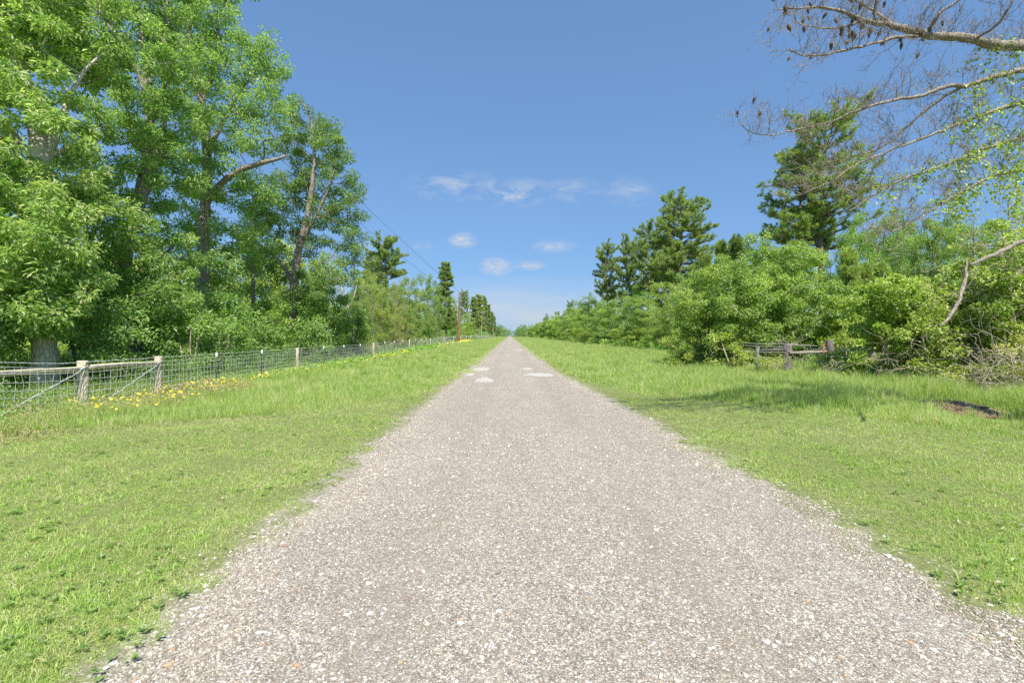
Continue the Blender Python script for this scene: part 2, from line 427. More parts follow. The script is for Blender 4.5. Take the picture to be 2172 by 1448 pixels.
M_GROUND = ground_mat()
def water_mat():
    M = MT('puddle_painted_reflection')
    ge = M.n('ShaderNodeNewGeometry'); n = M.noise(ge.outputs['Position'], 3.0, 3)
    c = M.mix(n.outputs[0], (0.37, 0.345, 0.30), (0.48, 0.455, 0.405))  # sky reflected in the puddle water is painted as a pale matte base colour
    return M.out(M.n('ShaderNodeBsdfPrincipled', {'Base Color': c, 'Roughness': 0.7, 'Specular IOR Level': 0.2}).outputs[0])
M_WATER = water_mat()

# ------------------------------------------------------------------ ground and road
def edgeL(y):
    y = np.asarray(y, float)
    b = -2.22 + 0.22 * (1 - sm(1.5, 6, y)) + 0.05*sm(20, 60, y)
    return b + 0.45 * (vnoise(y, y * 0, 0.9, 4) - 0.5) + 0.3 * (vnoise(y, y * 0, 0.21, 5) - 0.5)
def edgeR(y):
    y = np.asarray(y, float)
    b = 3.02 - 0.66 * sm(6, 26, y)
    return b + 0.55 * (vnoise(y, y * 0, 1.1, 6) - 0.5) + 0.35 * (vnoise(y, y * 0, 0.25, 7) - 0.5)

gx = np.unique(np.concatenate([np.linspace(-30, -12, 40), np.arange(-12, -4, .12), [-4.0], np.linspace(-4, 4, 5), np.linspace(4, 34, 66), -30 - np.geomspace(2, 3000, 22), 34 + np.geomspace(2, 3000, 22)]))
gy = np.unique(np.concatenate([np.linspace(-30, 4, 50), np.arange(4, 12, .07), np.linspace(12, 100, 130), 100 + np.geomspace(1.5, 5000, 60), -30 - np.geomspace(3, 1000, 12)]))
GX, GY = np.meshgrid(gx, gy)
GZ = gz(GX, GY)
nx, ny = len(gx), len(gy)
i = np.arange(ny - 1)[:, None] * nx; j = np.arange(nx - 1)[None]
q = np.stack([i + j, i + j + 1, i + nx + j + 1, i + nx + j], -1).reshape(-1, 4)
m = MB(); m.add(np.stack([GX, GY, GZ], -1), q)
tag(m.build('ground', M_GROUND), 'flat grassy verge ground on both sides of the road', None, None, 'structure')

ry = np.unique(np.concatenate([np.arange(-14, 30, 0.05), np.arange(30, 90, 0.2), np.geomspace(90, 2500, 200)]))
L_, R_ = edgeL(ry) + .42, edgeR(ry) - .42
far = sm(40, 120, ry)
V = []
for k in np.linspace(0, 1, 5):
    V.append(np.stack([L_ * (1 - k) + R_ * k, ry, np.full_like(ry, 0.004)], 1))
V = np.stack(V, 1); m = MB()
i = np.arange(len(ry) - 1)[:, None] * 5; j = np.arange(4)[None]
m.add(V.reshape(-1, 3), np.stack([i + j, i + j + 1, i + 5 + j + 1, i + 5 + j], -1).reshape(-1, 4))
tag(m.build('road', M_ROAD), 'straight pale gravel road running to the horizon', None, None, 'structure')

# puddles
def puddle(name, px0, px1, py0, py1, seed):
    r = np.random.default_rng(seed)
    d0 = CH * F / (py1 - VY); d1 = CH * F / (py0 - VY)
    yc, hy = (d0 + d1) / 2, (d1 - d0) / 2
    xc, hx = PX((px0 + px1) / 2, yc), (px1 - px0) / 2 / F * yc
    n = 72; t = np.arange(n) / n * 2 * math.pi
    rr = 0.8 + 0.5 * (vnoise(np.cos(t) * 2 + seed, np.sin(t) * 2, 1.0, seed) - 0.5) + 0.35 * (vnoise(np.cos(t) * 5 + seed, np.sin(t) * 5, 1.0, seed) - 0.5)
    V = np.stack([xc + np.cos(t) * rr * hx, yc + np.sin(t) * rr * hy, np.full(n, 0.009)], 1)
    m = MB(); m.add(V, np.arange(n)[None])
    tag(m.build(name, M_WATER), None, None, None, 'structure')
puddle('puddle_water', 1003, 1048, 799, 814, 1)
puddle('puddle_water', 1000, 1040, 778, 788, 2)
puddle('puddle_water', 985, 1008, 791, 798, 3)
puddle('puddle_water', 1108, 1182, 791, 800, 4)
puddle('puddle_water', 1108, 1135, 780, 785, 5)
puddle('puddle_water', 1090, 1112, 741.5, 744.5, 6)

# loose stones
def stones(n, ylo, yhi, smin, smax, spread, seed, power=1.0):
    r = np.random.default_rng(seed)
    y = ylo + (yhi - ylo) * r.random(n) ** power
    el, er = edgeL(y), edgeR(y)
    x = el - spread + (er - el + 2 * spread) * r.random(n)
    side = r.random(n) < 0.12
    x = np.where(side, np.where(r.random(n) < 0.5, el, er) + r.normal(0.0, 0.26, n), x)
    bright = side
    vis = np.abs(x - 0.0) < 1.16 * y + 2.5
    x, y, bright = x[vis], y[vis], bright[vis]; n = len(x); el_, er_ = el[vis], er[vis]
    s = smin * (smax / smin) ** (r.random(n) ** 2.2)
    # squashed irregular octahedra with a belt of 5
    k = 5; ang = np.arange(k) / k * 2 * math.pi + r.random((n, 1)) * 6.28
    rr = s[:, None] * (0.75 + 0.5 * r.random((n, k)))
    asp = 0.6 + 0.4 * r.random((n, 1)); rot = r.random((n, 1)) * 6.28
    bx, by = np.cos(ang) * rr, np.sin(ang) * rr * asp
    bx, by = bx * np.cos(rot) - by * np.sin(rot), bx * np.sin(rot) + by * np.cos(rot)
    hh = s * (0.35 + 0.45 * r.random(n))
    z0 = np.where((x > el_ + .05) & (x < er_ - .05), 0.002, -0.003)
    hh = hh * np.where((x > el_) & (x < er_), 1, .75)
    belt = np.stack([x[:, None] + bx, y[:, None] + by, z0[:, None] + hh[:, None] * (0.3 + 0.5 * r.random((n, k)))], -1)
    base = np.stack([x[:, None] + bx * 0.9, y[:, None] + by * 0.9, np.zeros((n, k)) + 0.0], -1)
    tj = 0.35 * s[:, None]
    top = np.stack([x, y, z0 + hh * 1.0], -1)[:, None] + np.concatenate([r.normal(0, 1, (n, 2)) * tj, np.zeros((n, 1))], 1)[:, None]
    V = np.concatenate([base, belt, top], 1).reshape(-1, 3)
    b0 = (np.arange(n) * 11)[:, None]; j = np.arange(k)[None]
    q = np.stack([b0 + j, b0 + (j + 1) % k, b0 + k + (j + 1) % k, b0 + k + j], -1).reshape(-1, 4)
    t = np.stack([b0 + k + j, b0 + k + (j + 1) % k, b0 + 10 + 0 * j], -1).reshape(-1, 3)
    vv = np.where(bright & (r.random(n) < .75), .45 + .45 * r.random(n), r.random(n))
    return V, q, t, vv
m = MB()
for (n, a, b, s0, s1, sp, sd_, pw) in [(150000, 1.9, 6.5, 0.0035, 0.010, 0.12, 11, 1.3), (70000, 6.5, 16, 0.005, 0.012, 0.15, 12, 1.3), (4200, 1.9, 9, 0.010, 0.024, 0.2, 13, 1.4), (14000, 16, 45, 0.008, 0.022, 0.15, 14, 1.3), (2600, 6, 22, 0.010, 0.024, 0.3, 15, 1.2)]:
    V, q, t, vv = stones(n, a, b, s0, s1, sp, sd_, pw)
    if s1 > .02: vv = .3 + .7 * vv
    m.add(V, q, np.repeat(vv, 5), False)
    m.F.append(t + m.n - len(V)); m.A.append(np.repeat(vv, 5).astype(np.float32)); m.SM.append(np.full(len(t), False)); m.MI.append(np.zeros(len(t)))
tag(m.build('gravel', M_STONE), 'loose pale stones scattered over the gravel road', None, None, 'stuff')

# ------------------------------------------------------------------ grass
def cutL(x):   # depth of the step between mown and longer grass, left of the road
    return np.interp(x, [-14, -8.7, -6.8, -4.9, -3.4, -2.2], [6.0, 8.0, 9.15, 10.3, 12.5, 15.5])
def cutR(x):
    return np.interp(x, [2.5, 4.1, 6.2, 8.6, 10.5, 13], [19.0, 13.2, 11.6, 8.6, 6.2, 4.5])
def blades(n, ylo, yhi, xlo, xhi, seed, near):
    r = np.random.default_rng(seed)
    y = np.sqrt(ylo ** 2 + (yhi ** 2 - ylo ** 2) * r.random(n)) if not near else ylo + (yhi - ylo) * r.random(n) ** 0.8
    x = xlo + (xhi - xlo) * r.random(n)
    keep = (np.abs(x) < 1.13 * y + 0.5)
    el, er = edgeL(y), edgeR(y)
    out = np.maximum(el - x, x - er)          # metres outside the road edge
    dens = sm(-0.12, 0.42, out + 0.35 * (vnoise(x, y, 0.35, 9) - 0.5) + 0.5 * (vnoise(x, y, 1.3, 10) - 0.5))
    keep &= r.random(n) < dens
    x, y, out = x[keep], y[keep], out[keep]
    return x, y, out, r
def add_blades(m, x, y, h, w, v, r, lean=0.45, bend=0.6, seg2=True):
    n = len(x)
    if n == 0: return
    z = gz(x, y)
    a = r.random(n) * 6.283; la = r.random(n) * 6.283
    dx, dy = np.cos(a) * w * 0.5, np.sin(a) * w * 0.5
    ln = np.abs(r.normal(0, lean, n)) * h
    lx, ly = np.cos(la) * ln, np.sin(la) * ln
    b = np.stack([x, y, z - 0.01], 1)
    side = np.stack([dx, dy, 0 * dx], 1)
    tip = b + np.stack([lx, ly, h * np.clip(1 - bend * (ln / h) ** 2 * 0.5, 0.35, 1)], 1)
    mid = b + np.stack([lx * 0.33, ly * 0.33, h * 0.55], 1)
    if seg2:
        V = np.stack([b - side, b + side, mid + side * 0.8, mid - side * 0.8, tip], 1).reshape(-1, 3)
        i0 = (np.arange(n) * 5)[:, None]
        k = m.n
        m.add(V, i0 + np.array([[0, 1, 2, 3]]), v, False)
        t = i0 + np.array([[3, 2, 4]])
        m.F.append(t + k); m.A.append(v.astype(np.float32)); m.SM.append(np.full(n, False)); m.MI.append(np.zeros(n))
    else:
        V = np.stack([b - side, b + side, tip], 1).reshape(-1, 3)
        m.add(V, np.arange(n * 3).reshape(-1, 3), v, False)

def grass_height(x, y, out, r):
    """returns (height, mown flag)"""
    mown = np.where(x < 0, y < cutL(x) + np.where(x < -5.2, 0, 2.2 * sm(-5.2, -3.5, x) * (vnoise(x, y, 1.0, 22) * .5 + r.random(len(x)) * .5 - .5)), y < cutR(x) + 2.6 * (vnoise(x, y, 1.0, 21) * .6 + r.random(len(x)) * .4 - 0.5))
    hm = 0.024 + 0.022 * vnoise(x, y, 0.5, 11) + 0.016 * (vnoise(x, y, 0.15, 12) > 0.75)
    offL = np.clip(-x - 2.3, 0, 20); offR = np.clip(x - 2.5, 0, 20)
    hl = 0.07 + 0.09 * sm(0, 2, offL) + 0.10 * vnoise(x, y, 0.9, 13) + 0.09 * sm(5.0, 7.5, offL)
    hr = 0.07 + 0.16 * sm(0.5, 3.5, offR) + 0.14 * vnoise(x, y, 1.1, 14) + 0.14 * sm(6, 11, offR)
    ht = np.where(x < 0, hl, hr) * (.6 + .85 * vnoise(x, y, .55, 23))
    rampL = np.where(x < -5.2, .75 + .25 * sm(0, 2.0, y - cutL(x)), .3 + .7 * sm(0, 3.0, y - cutL(x)))
    rampR = .22 + .78 * sm(0, 3.2, y - cutR(x))
    ht = np.maximum(hm, ht * np.where(x < 0, rampL, rampR))
    return np.where(mown, hm, ht), mown

mm, mt = MB(), MB()
def dens_(y): return 11000 * (3 / np.maximum(y, 3.0)) ** 1.55 * (.45 + .55 * sm(1.6, 2.2, y))
def width_(y): return np.minimum(1.13 * y + 3.2, 12.8) + np.minimum(1.13 * y + 3.2, 16.5)
yg = np.geomspace(0.9, 420, 4000); wgt = dens_(yg) * width_(yg) * np.gradient(yg); cdf = np.cumsum(wgt)
PCX, PCY = PX(2020, 11.4), 11.4
NG = int(cdf[-1]); r = np.random.default_rng(100)
y = np.interp(r.random(NG) * cdf[-1], cdf, yg)
x = -np.minimum(1.13 * y + 3.2, 12.8) + width_(y) * r.random(NG)
out = np.maximum(edgeL(y) - x, x - edgeR(y))
dn = sm(-0.22, 0.34, out + 0.8 * (vnoise(x, y, 0.33, 9) - 0.5) + 0.9 * (vnoise(x, y, 1.1, 10) - 0.5))
keep = r.random(NG) < dn * (0.35 + .65 * sm(.1, .45, vnoise(x, y, .21, 31) * .6 + vnoise(x, y, .07, 32) * .4))
x, y, out = x[keep], y[keep], out[keep]; NG = len(x)
h, mown = grass_height(x, y, out, r)
pd = np.hypot((x - PCX + .25 * (PCY - y)) / 1.05, (y - PCY + 1.1) / 2.4); h = h * (.18 + .82 * sm(.75, 1.25, pd))
h = h * (0.55 + 0.9 * r.random(NG)) * (0.5 + 0.5 * sm(0, 0.5, out))
w = np.where(mown, 0.0052, 0.006) * (0.5 + 0.9 * r.random(NG))
w = np.maximum(w, y * 0.0008)
v = np.clip(r.normal(0.40, 0.2, NG) + 0.25 * (out < 0.3), 0, .9)
v = np.where(r.random(NG) < .13, .9 + .1 * r.random(NG), v)
nearb = y < 14
for a, M_, nb, ln, bd in ((mown & nearb, mm, True, 1.15, .8), (mown & ~nearb, mm, False, 1.0, .8), (~mown & (y < 45), mt, True, .45, .6), (~mown & (y >= 45), mt, False, .4, .6)):
    add_blades(M_, x[a], y[a], h[a], w[a], v[a], r, ln, bd, nb)
# coarser mint-green sprouts in the mown turf
n = 5200; yy_ = 2.3 + 8.5 * r.random(n) ** 1.1; xx_ = r.uniform(-1, 1, n) * (1.13 * yy_ + .4)
o_ = np.maximum(edgeL(yy_) - xx_, xx_ - edgeR(yy_)); k_ = (o_ > .05) & (vnoise(xx_, yy_, .9, 41) > .45)
xx_, yy_ = np.repeat(xx_[k_], 5), np.repeat(yy_[k_], 5)
add_blades(mm, xx_ + r.normal(0, .02, len(xx_)), yy_ + r.normal(0, .02, len(xx_)), .05 + .05 * r.random(len(xx_)), .006 + .004 * r.random(len(xx_)), .15 + .7 * r.random(len(xx_)), r, .8, .8, True)
tag(mm.build('short_grass', M_MOWN), 'short mown grass beside the near end of the road', None, None, 'stuff')
tag(mt.build('long_grass', M_TALL), 'longer green grass on the verges up to the fences', None, None, 'stuff')

# ------------------------------------------------------------------ tree builder
def sample_blobs(blobs, sp, r):
    """cluster centres inside ellipsoids (cx,cy,cz,rx,ry,rz), at least sp apart"""
    C = []
    for b in blobs:
        c = np.array(b[:3]); rad = np.maximum(np.array(b[3:6]) - 0.25 * sp, 0.3 * sp)
        vol = 4.19 * rad[0] * rad[1] * rad[2]
        n = int(max(3, 2.2 * vol / sp ** 3))
        n = min(n, 500)
        u = r.normal(size=(n, 3)); u /= np.linalg.norm(u, axis=1)[:, None]
        p = c + u * (r.random((n, 1)) ** 0.40) * rad
        for q in p:
            if len(C) == 0 or np.min(np.sum((np.array(C) - q) ** 2, 1)) > sp * sp * 0.72: C.append(q)
    return np.array(C)

def grow(trunks, C, r, rtip=0.012, up=0.9):
    """trunks: list of (pts, radii). Returns nodes, parent, radius for branches to every cluster centre."""
    N, Rd, Pa = [], [], []
    for pts, rad in trunks:
        pts = np.asarray(pts, float); rad = np.asarray(rad, float)
        seg = np.r_[0, np.cumsum(np.linalg.norm(np.diff(pts, axis=0), axis=1))]
        k = max(3, int(seg[-1] / 0.35)); s = np.linspace(0, seg[-1], k)
        for a in range(k):
            N.append([np.interp(s[a], seg, pts[:, i]) for i in range(3)]); Rd.append(np.interp(s[a], seg, rad)); Pa.append(-1)
    N = [np.array(x) for x in N]; nt_ = len(N); zmin = min(x[2] for x in N)
    tr = np.array(N)
    order = np.argsort([np.min(np.linalg.norm(tr - c, axis=1)) for c in C])
    ends = []
    A = np.array(N)
    zb = tr[:, 2].min(); H = tr[:, 2].max() - zb
    dep = np.zeros(len(A))
    for k in order:
        c = C[k]
        d = np.linalg.norm(A - c, axis=1)
        dz = A[:, 2] - c[2]
        cost = d + up * np.maximum(0, dz + 0.25 * d) + 0.10 * dep + 3.0 * (A[:, 2] < zb + min(0.16 * H, 1.6))
        p = int(np.argmin(cost)); dd = d[p]
        steps = max(1, int(dd / 0.5)); prev = p; new = []
        for s_ in range(1, steps + 1):
            t = s_ / steps
            q = A[p] * (1 - t) + c * t + (r.normal(0, 0.07, 3) * dd * min(1, 4 * t * (1 - t)) if s_ < steps else 0)
            q = q - np.array([0, 0, 0.10 * dd * 4 * t * (1 - t)]) * (1 if c[2] > A[p][2] else -0.3)
            new.append(q); Pa.append(prev); Rd.append(0); prev = len(Pa) - 1
        dep = np.r_[dep, dep[p] + dd * np.arange(1, steps + 1) / steps]
        A = np.vstack([A, new]); ends.append(prev)
    cnt = np.zeros(len(A))
    for e in ends: cnt[e] += 1
    for q in range(len(A) - 1, nt_ - 1, -1):
        cnt[Pa[q]] += cnt[q]
    Rd = np.array(Rd)
    for q in range(nt_, len(A)): Rd[q] = rtip * cnt[q] ** 0.55
    for q in range(nt_, len(A)):
        if Pa[q] < nt_: Rd[q] = min(Rd[q], Rd[Pa[q]] * 0.75)
        else: Rd[q] = min(Rd[q], Rd[Pa[q]])
    return A, np.array(Pa), Rd, nt_

def tree_meshes(name, trunks, blobs, sp, lpc, L, W_, leafm, barkm, seed, rtip=0.012, clr=0.62, flat=0.75, vb=0.42, vs=0.17, sides=5, twigs=3, droop=0.25, up=0.9, ragged=0.35, lumps=0.03, grow_b=1.0):
    r = np.random.default_rng(seed)
    blobs = [(*b[:3], b[3] * grow_b, b[4] * grow_b, b[5] * grow_b) for b in blobs]
    C = sample_blobs(blobs, sp, r)
    A, Pa, Rd, nt_ = grow(trunks, C, r, rtip, up)
    mb = MB()
    for pts, rad in trunks:
        pts = np.asarray(pts, float); rad = np.asarray(rad, float)
        seg = np.r_[0, np.cumsum(np.linalg.norm(np.diff(pts, axis=0), axis=1))]
        k = max(4, int(seg[-1] / 0.3)); s = np.linspace(0, seg[-1], k)
        pp = np.stack([np.interp(s, seg, pts[:, i]) for i in range(3)], 1)
        for _ in range(2): pp[1:-1] = pp[1:-1] * 0.5 + (pp[:-2] + pp[2:]) * 0.25
        pp[1:-1] += r.normal(0, 0.012, (k - 2, 3))
        mb.tube(pp, np.interp(s, seg, rad), 12 if rad[0] > 0.12 else 7, cap=True, lump=lumps)
    idx = np.arange(nt_, len(A))
    pr = Pa[idx]
    ra = np.where(pr < nt_, Rd[idx] * 1.1, np.minimum(Rd[pr], Rd[idx] * 1.6))
    mb.frusta(A[pr], A[idx], ra, Rd[idx], sides)
    nC = len(C)
    if twigs:
        n = nC * twigs; c = np.repeat(C, twigs, 0)
        u = r.normal(size=(n, 3)); u[:, 2] += 0.2; u /= np.linalg.norm(u, axis=1)[:, None]
        mb.frusta(c, c + u * sp * 0.62 * (0.5 + 0.6 * r.random((n, 1))), rtip * 0.6, rtip * 0.25, 3)
    # leaves in clumps
    per = np.maximum(3, (lpc * (1 + ragged * r.normal(size=nC))).astype(int))
    c = np.repeat(C, per, 0); n = len(c)
    u = r.normal(size=(n, 3)); u /= np.linalg.norm(u, axis=1)[:, None]
    csz = np.repeat(0.75 + 0.5 * r.random(nC), per)[:, None]
    off = u * (r.random((n, 1)) ** 0.45) * sp * clr * csz * np.array([1, 1, flat])
    pos = c + off
    cen = C.mean(0)
    d = u * 0.6 + r.normal(0, 0.55, (n, 3)); d[:, 2] -= droop
    nrm = r.normal(0, 0.55, (n, 3)); nrm[:, 2] += 0.75; nrm += u * 0.25
    size = 0.7 + 0.6 * r.random(n)
    v = np.clip(r.normal(vb, vs, n) + np.repeat(r.normal(0, 0.10, nC), per), 0, 1)
    ml = MB(); ml.leaves(pos, d, nrm, L * size, W_ * size, v)
    return mb.mesh('trunk', barkm), ml.mesh('crown', leafm), C

def link_tree(name, tm, cm, loc, label, cat, group, scale=(1, 1, 1), rot=0, col=(1, 1, 1), crown_name='crown', trunk_name='trunk'):
    e = empty(name, loc, label, cat, group)
    e.scale = scale; e.rotation_euler = (0, 0, rot)
    a = bpy.data.objects.new(trunk_name, tm); COL.objects.link(a); a.parent = e
    b = bpy.data.objects.new(crown_name, cm); COL.objects.link(b); b.parent = e; col = [q ** .6 * (.92 if name == 'young_pine' else 1) for q in col]; b.color = (col[0] * (1.36 if 'pine' in name else 1.02 if name in ('oak_tree', 'leafy_shrub', 'slender_tree') else 1.28 if name == 'vine_mound' else 1.25 if name == 'bramble_bush' else 1.12), col[1] * (1.34 if 'pine' in name else 1.0 if name in ('oak_tree', 'leafy_shrub', 'slender_tree') else 1.06 if name == 'vine_mound' else 1.05 if name == 'bramble_bush' else .97), col[2] * .98, 1)
    return e

def traced_tree(name, label, cat, group, d, base_px, trunks, blobs, seed, col=(1, 1, 1), **k):
    """trunks: [[(px,py,depth offset,radius)...]...]; blobs: [(px,py,rpx,rpy[,depth offset,depth radius m])]"""
    x0 = PX(base_px, d); z0 = float(gz(x0, d)); org = np.array([x0, d, z0])
    T = []
    for t in trunks:
        pts = np.array([P(a, b, d + o) for a, b, o, _ in t]) - org
        T.append((pts, [q[3] for q in t]))
    T[0][0][0][2] = -0.1
    T[0][1][0] *= 1.25
    B = []
    for b in blobs:
        px, py, rx, rz = b[:4]; do = b[4] if len(b) > 4 else 0; rd = b[5] if len(b) > 5 else None
        dd = d + do; c = P(px, py, dd) - org; rx_, rz_ = rx / F * dd, rz / F * dd
        B.append((*c, rx_, rd or (rx_ + rz_) * 0.5, rz_))
    k.setdefault('grow_b', 1.22); k['lpc'] = int(k['lpc'] * (2.3 if name == 'oak_tree' else 1.9)); k['L'] *= 1.12; k['W_'] *= 1.18; k.setdefault('clr', .62)
    k.setdefault('leafm', M_OAK); k.setdefault('barkm', M_BARK)
    lm, bm_ = k.pop('leafm'), k.pop('barkm')
    tm, cm, C = tree_meshes(name, T, B, leafm=lm, barkm=bm_, seed=seed, **k)
    return link_tree(name, tm, cm, tuple(org), label, cat, group, col=col)

G_L = 'tall trees behind the wire fence'
# near left oak
traced_tree('oak_tree', 'nearest tall oak at the far left with a pale grey trunk behind the wooden rail', 'tree', G_L, 13.5, 97,
    [[(97, 850, 0, .31), (95, 740, 0, .28), (92, 560, 0, .27), (90, 420, 0, .26), (88, 330, 0, .25), (70, 240, 0.1, .18), (48, 150, 0.2, .16), (30, 50, 0.3, .13), (15, -50, .4, .07), (10, -100, .5, .03)],
     [(92, 350, 0, .16), (112, 300, 0.2, .13), (150, 200, 0.4, .07), (175, 150, .4, .05), (215, 115, .5, .03)],
     [(85, 360, 0, .12), (50, 310, -.2, .09), (0, 250, -.3, .07), (-60, 210, -.4, .04)],
     [(95, 340, 0, .10), (150, 310, .5, .07), (210, 295, .9, .04)]],
    [(25, 680, 95, 42, -.6, 1.1), (105, 655, 60, 42, -1.0, .6), (60, 600, 120, 70, -.8, 1.2), (150, 600, 50, 60, -.5, .9), (20, 480, 110, 80, -.6, 1.2), (110, 500, 70, 80, -.9, .8), (60, 410, 60, 45, -1.2, .5),
     (-90, 600, 110, 130, 0, 1.6), (-100, 380, 120, 120, 0, 1.7), (20, 330, 45, 60, -.8, .6), (150, 420, 60, 60, .3, 1), (-20, 200, 60, 80, -.8, .9), (130, 240, 60, 50, .2, 1), (170, 330, 50, 40, .4, .8), (70, 90, 90, 60, .9, .9), (90, 230, 60, 50, -.9, .6), (60, 170, 40, 40, -1, .5), (110, 150, 50, 40, -.6, .7), (0, 90, 40, 50, -.8, .7),
     (150, 90, 90, 70, .6, 1.3), (-60, 60, 60, 90, 0, 1.2), (30, -10, 130, 60, .2, 1.4), (-60, -40, 80, 60, 0, 1.4), (200, 10, 60, 50, .8, 1.1), (20, -80, 70, 40, .2, 1.2)],
    1, sp=.62, lpc=92, L=.145, W_=.052, vb=.50, vs=.26, twigs=4, droop=.35)
# second oak
traced_tree('oak_tree', 'second tall oak from the left with a twin leaning trunk half hidden in leaves', 'tree', G_L, 17.5, 290,
    [[(290, 812, 0, .29), (282, 690, 0, .25), (262, 610, 0, .19), (266, 530, 0, .21), (296, 430, 0, .22), (312, 330, .1, .17), (318, 240, .2, .16), (312, 150, .2, .12), (300, 60, .2, .09), (285, -40, .2, .06), (275, -110, .2, .03)],
     [(300, 420, 0, .14), (330, 360, .3, .11), (350, 260, .5, .09), (345, 120, .6, .06), (355, -20, .6, .05)],
     [(318, 240, .2, .10), (290, 130, 0, .08), (245, 70, -.2, .06), (200, 25, -.3, .045), (150, -10, -.4, .03)],
     [(266, 560, 0, .12), (225, 480, -.3, .09), (180, 420, -.6, .06)],
     [(262, 620, 0, .12), (330, 560, .5, .08), (370, 520, .8, .05)]],
    [(220, 640, 80, 60, -1, 1.4), (330, 620, 70, 60, -.6, 1.3), (170, 540, 70, 60, -.8, 1.2), (260, 560, 60, 40, -1.6, .8), (360, 540, 60, 55, .6, 1.2), (220, 440, 80, 60, -.6, 1.4), (170, 360, 60, 60, 0, 1.2), (330, 450, 50, 50, .9, 1.2),
     (280, 350, 60, 50, -1.3, .8), (300, 470, 55, 40, -1.4, .8), (300, 560, 50, 35, -1.3, .8), (285, 520, 55, 40, -1.5, .8), (275, 640, 60, 40, -1.6, .8), (325, 290, 40, 40, -1.2, .7), (300, 200, 50, 40, -1, .8), (330, 120, 45, 40, -.8, .8), (350, 340, 60, 60, .5, 1.3), (240, 270, 70, 50, .2, 1.3), (340, 240, 50, 50, -.3, 1.2), (380, 250, 40, 60, 1, 1), (260, 190, 60, 40, .5, 1), (300, 40, 70, 60, .6, 1.2), (220, 110, 70, 40, 1.2, 1), (370, 120, 50, 80, .5, 1.2), (200, -30, 90, 40, 0, 1.4), (320, -50, 100, 45, 0, 1.6), (260, -90, 70, 40, 0, 1.5)],
    2, sp=.72, lpc=88, L=.125, W_=.05, vs=.24, barkm=M_DBARK, vb=.40, col=(.95, 1, .95))
traced_tree('oak_tree', 'third tall oak with a thick dark straight trunk and a long pale side limb', 'tree', G_L, 22, 430,
    [[(430, 795, 0, .33), (428, 690, 0, .28), (430, 600, 0, .26), (434, 470, 0, .23), (440, 380, 0, .20), (438, 300, 0, .19), (425, 200, 0, .15), (405, 100, 0, .12), (390, -10, 0, .08), (385, -90, 0, .04)],
     [(436, 430, 0, .17), (470, 385, -.3, .14), (520, 355, -.5, .12), (570, 343, -.6, .09), (610, 330, -.7, .05)],
     [(438, 330, 0, .12), (480, 240, .3, .09), (520, 180, .3, .06), (555, 130, .3, .04)],
     [(425, 230, 0, .12), (460, 130, .2, .08), (465, 30, .2, .05)]],
    [(450, 25, 55, 60, 0, 1.6), (548, 140, 62, 58, .2, 1.6), (470, 140, 70, 60, 0, 1.6), (560, 215, 45, 40, 0, 1.2), (400, 70, 60, 80, .5, 1.6), (500, 230, 60, 50, .5, 1.5), (430, 270, 60, 50, -1.2, 1), (445, 340, 50, 40, -1.2, .8), (425, 400, 40, 35, -1.1, .7), (450, 540, 45, 35, -1.2, .8), (415, 620, 40, 35, -1.2, .8), (540, 400, 50, 40, .3, 1.2), (520, 300, 70, 30, -.4, 1.2), (570, 270, 40, 30, 0, 1), (390, 190, 50, 60, .5, 1.4), (375, 330, 55, 50, .5, 1.4),
     (480, 410, 60, 40, .8, 1.4), (400, 440, 40, 50, 1.2, 1.2), (480, 500, 60, 45, 1, 1.4), (390, 560, 40, 50, 1.5, 1.2), (470, 600, 45, 45, 1, 1.2), (430, -50, 80, 45, 0, 1.8), (450, -90, 45, 30, 0, 1.2)],
    3, sp=.80, lpc=80, L=.13, W_=.055, vs=.22, barkm=M_DBARK, vb=.42, col=(.92, 1, .95))
traced_tree('oak_tree', 'fourth tall oak, forked grey trunk and narrow airy top beside the open sky', 'tree', G_L, 28, 620,
    [[(617, 770, 0, .30), (620, 680, 0, .26), (624, 600, 0, .24), (632, 535, 0, .20), (650, 470, 0, .17), (662, 400, 0, .13), (668, 330, 0, .10), (660, 250, 0, .06), (640, 215, 0, .03)],
     [(624, 600, 0, .14), (590, 550, .3, .11), (550, 520, .5, .08), (525, 490, .6, .05)],
     [(640, 510, 0, .13), (675, 450, -.3, .10), (705, 380, -.4, .07), (715, 320, -.4, .04)],
     [(622, 640, 0, .10), (670, 615, -.4, .07), (715, 590, -.6, .04)]],
    [(632, 235, 34, 26, 0, 1.2), (668, 265, 40, 35, 0, 1.3), (705, 310, 34, 40, 0, 1.2), (620, 300, 45, 45, 0, 1.4), (660, 350, 45, 30, .8, 1.2), (715, 385, 38, 40, 0, 1.2), (630, 400, 45, 40, .5, 1.3), (580, 400, 40, 40, .5, 1.3), (735, 455, 32, 40, 0, 1.1), (690, 450, 35, 40, .4, 1.2), (600, 470, 45, 40, .8, 1.3), (545, 460, 35, 45, 1, 1.2), (655, 520, 40, 30, 1, 1.2), (725, 530, 38, 38, 0, 1.2), (580, 560, 50, 40, .8, 1.4), (690, 580, 45, 32, 0, 1.3), (745, 500, 22, 40, 0, 1), (530, 540, 30, 50, 1, 1), (748, 425, 26, 38, 0, 1), (752, 515, 24, 40, 0, 1), (735, 565, 30, 35, 0, 1), (650, 630, 40, 30, -.4, 1.2)],
    4, sp=.70, lpc=70, L=.13, W_=.055, barkm=M_DBARK, vb=.34, col=(.62, .68, .66), twigs=5, ragged=.5)
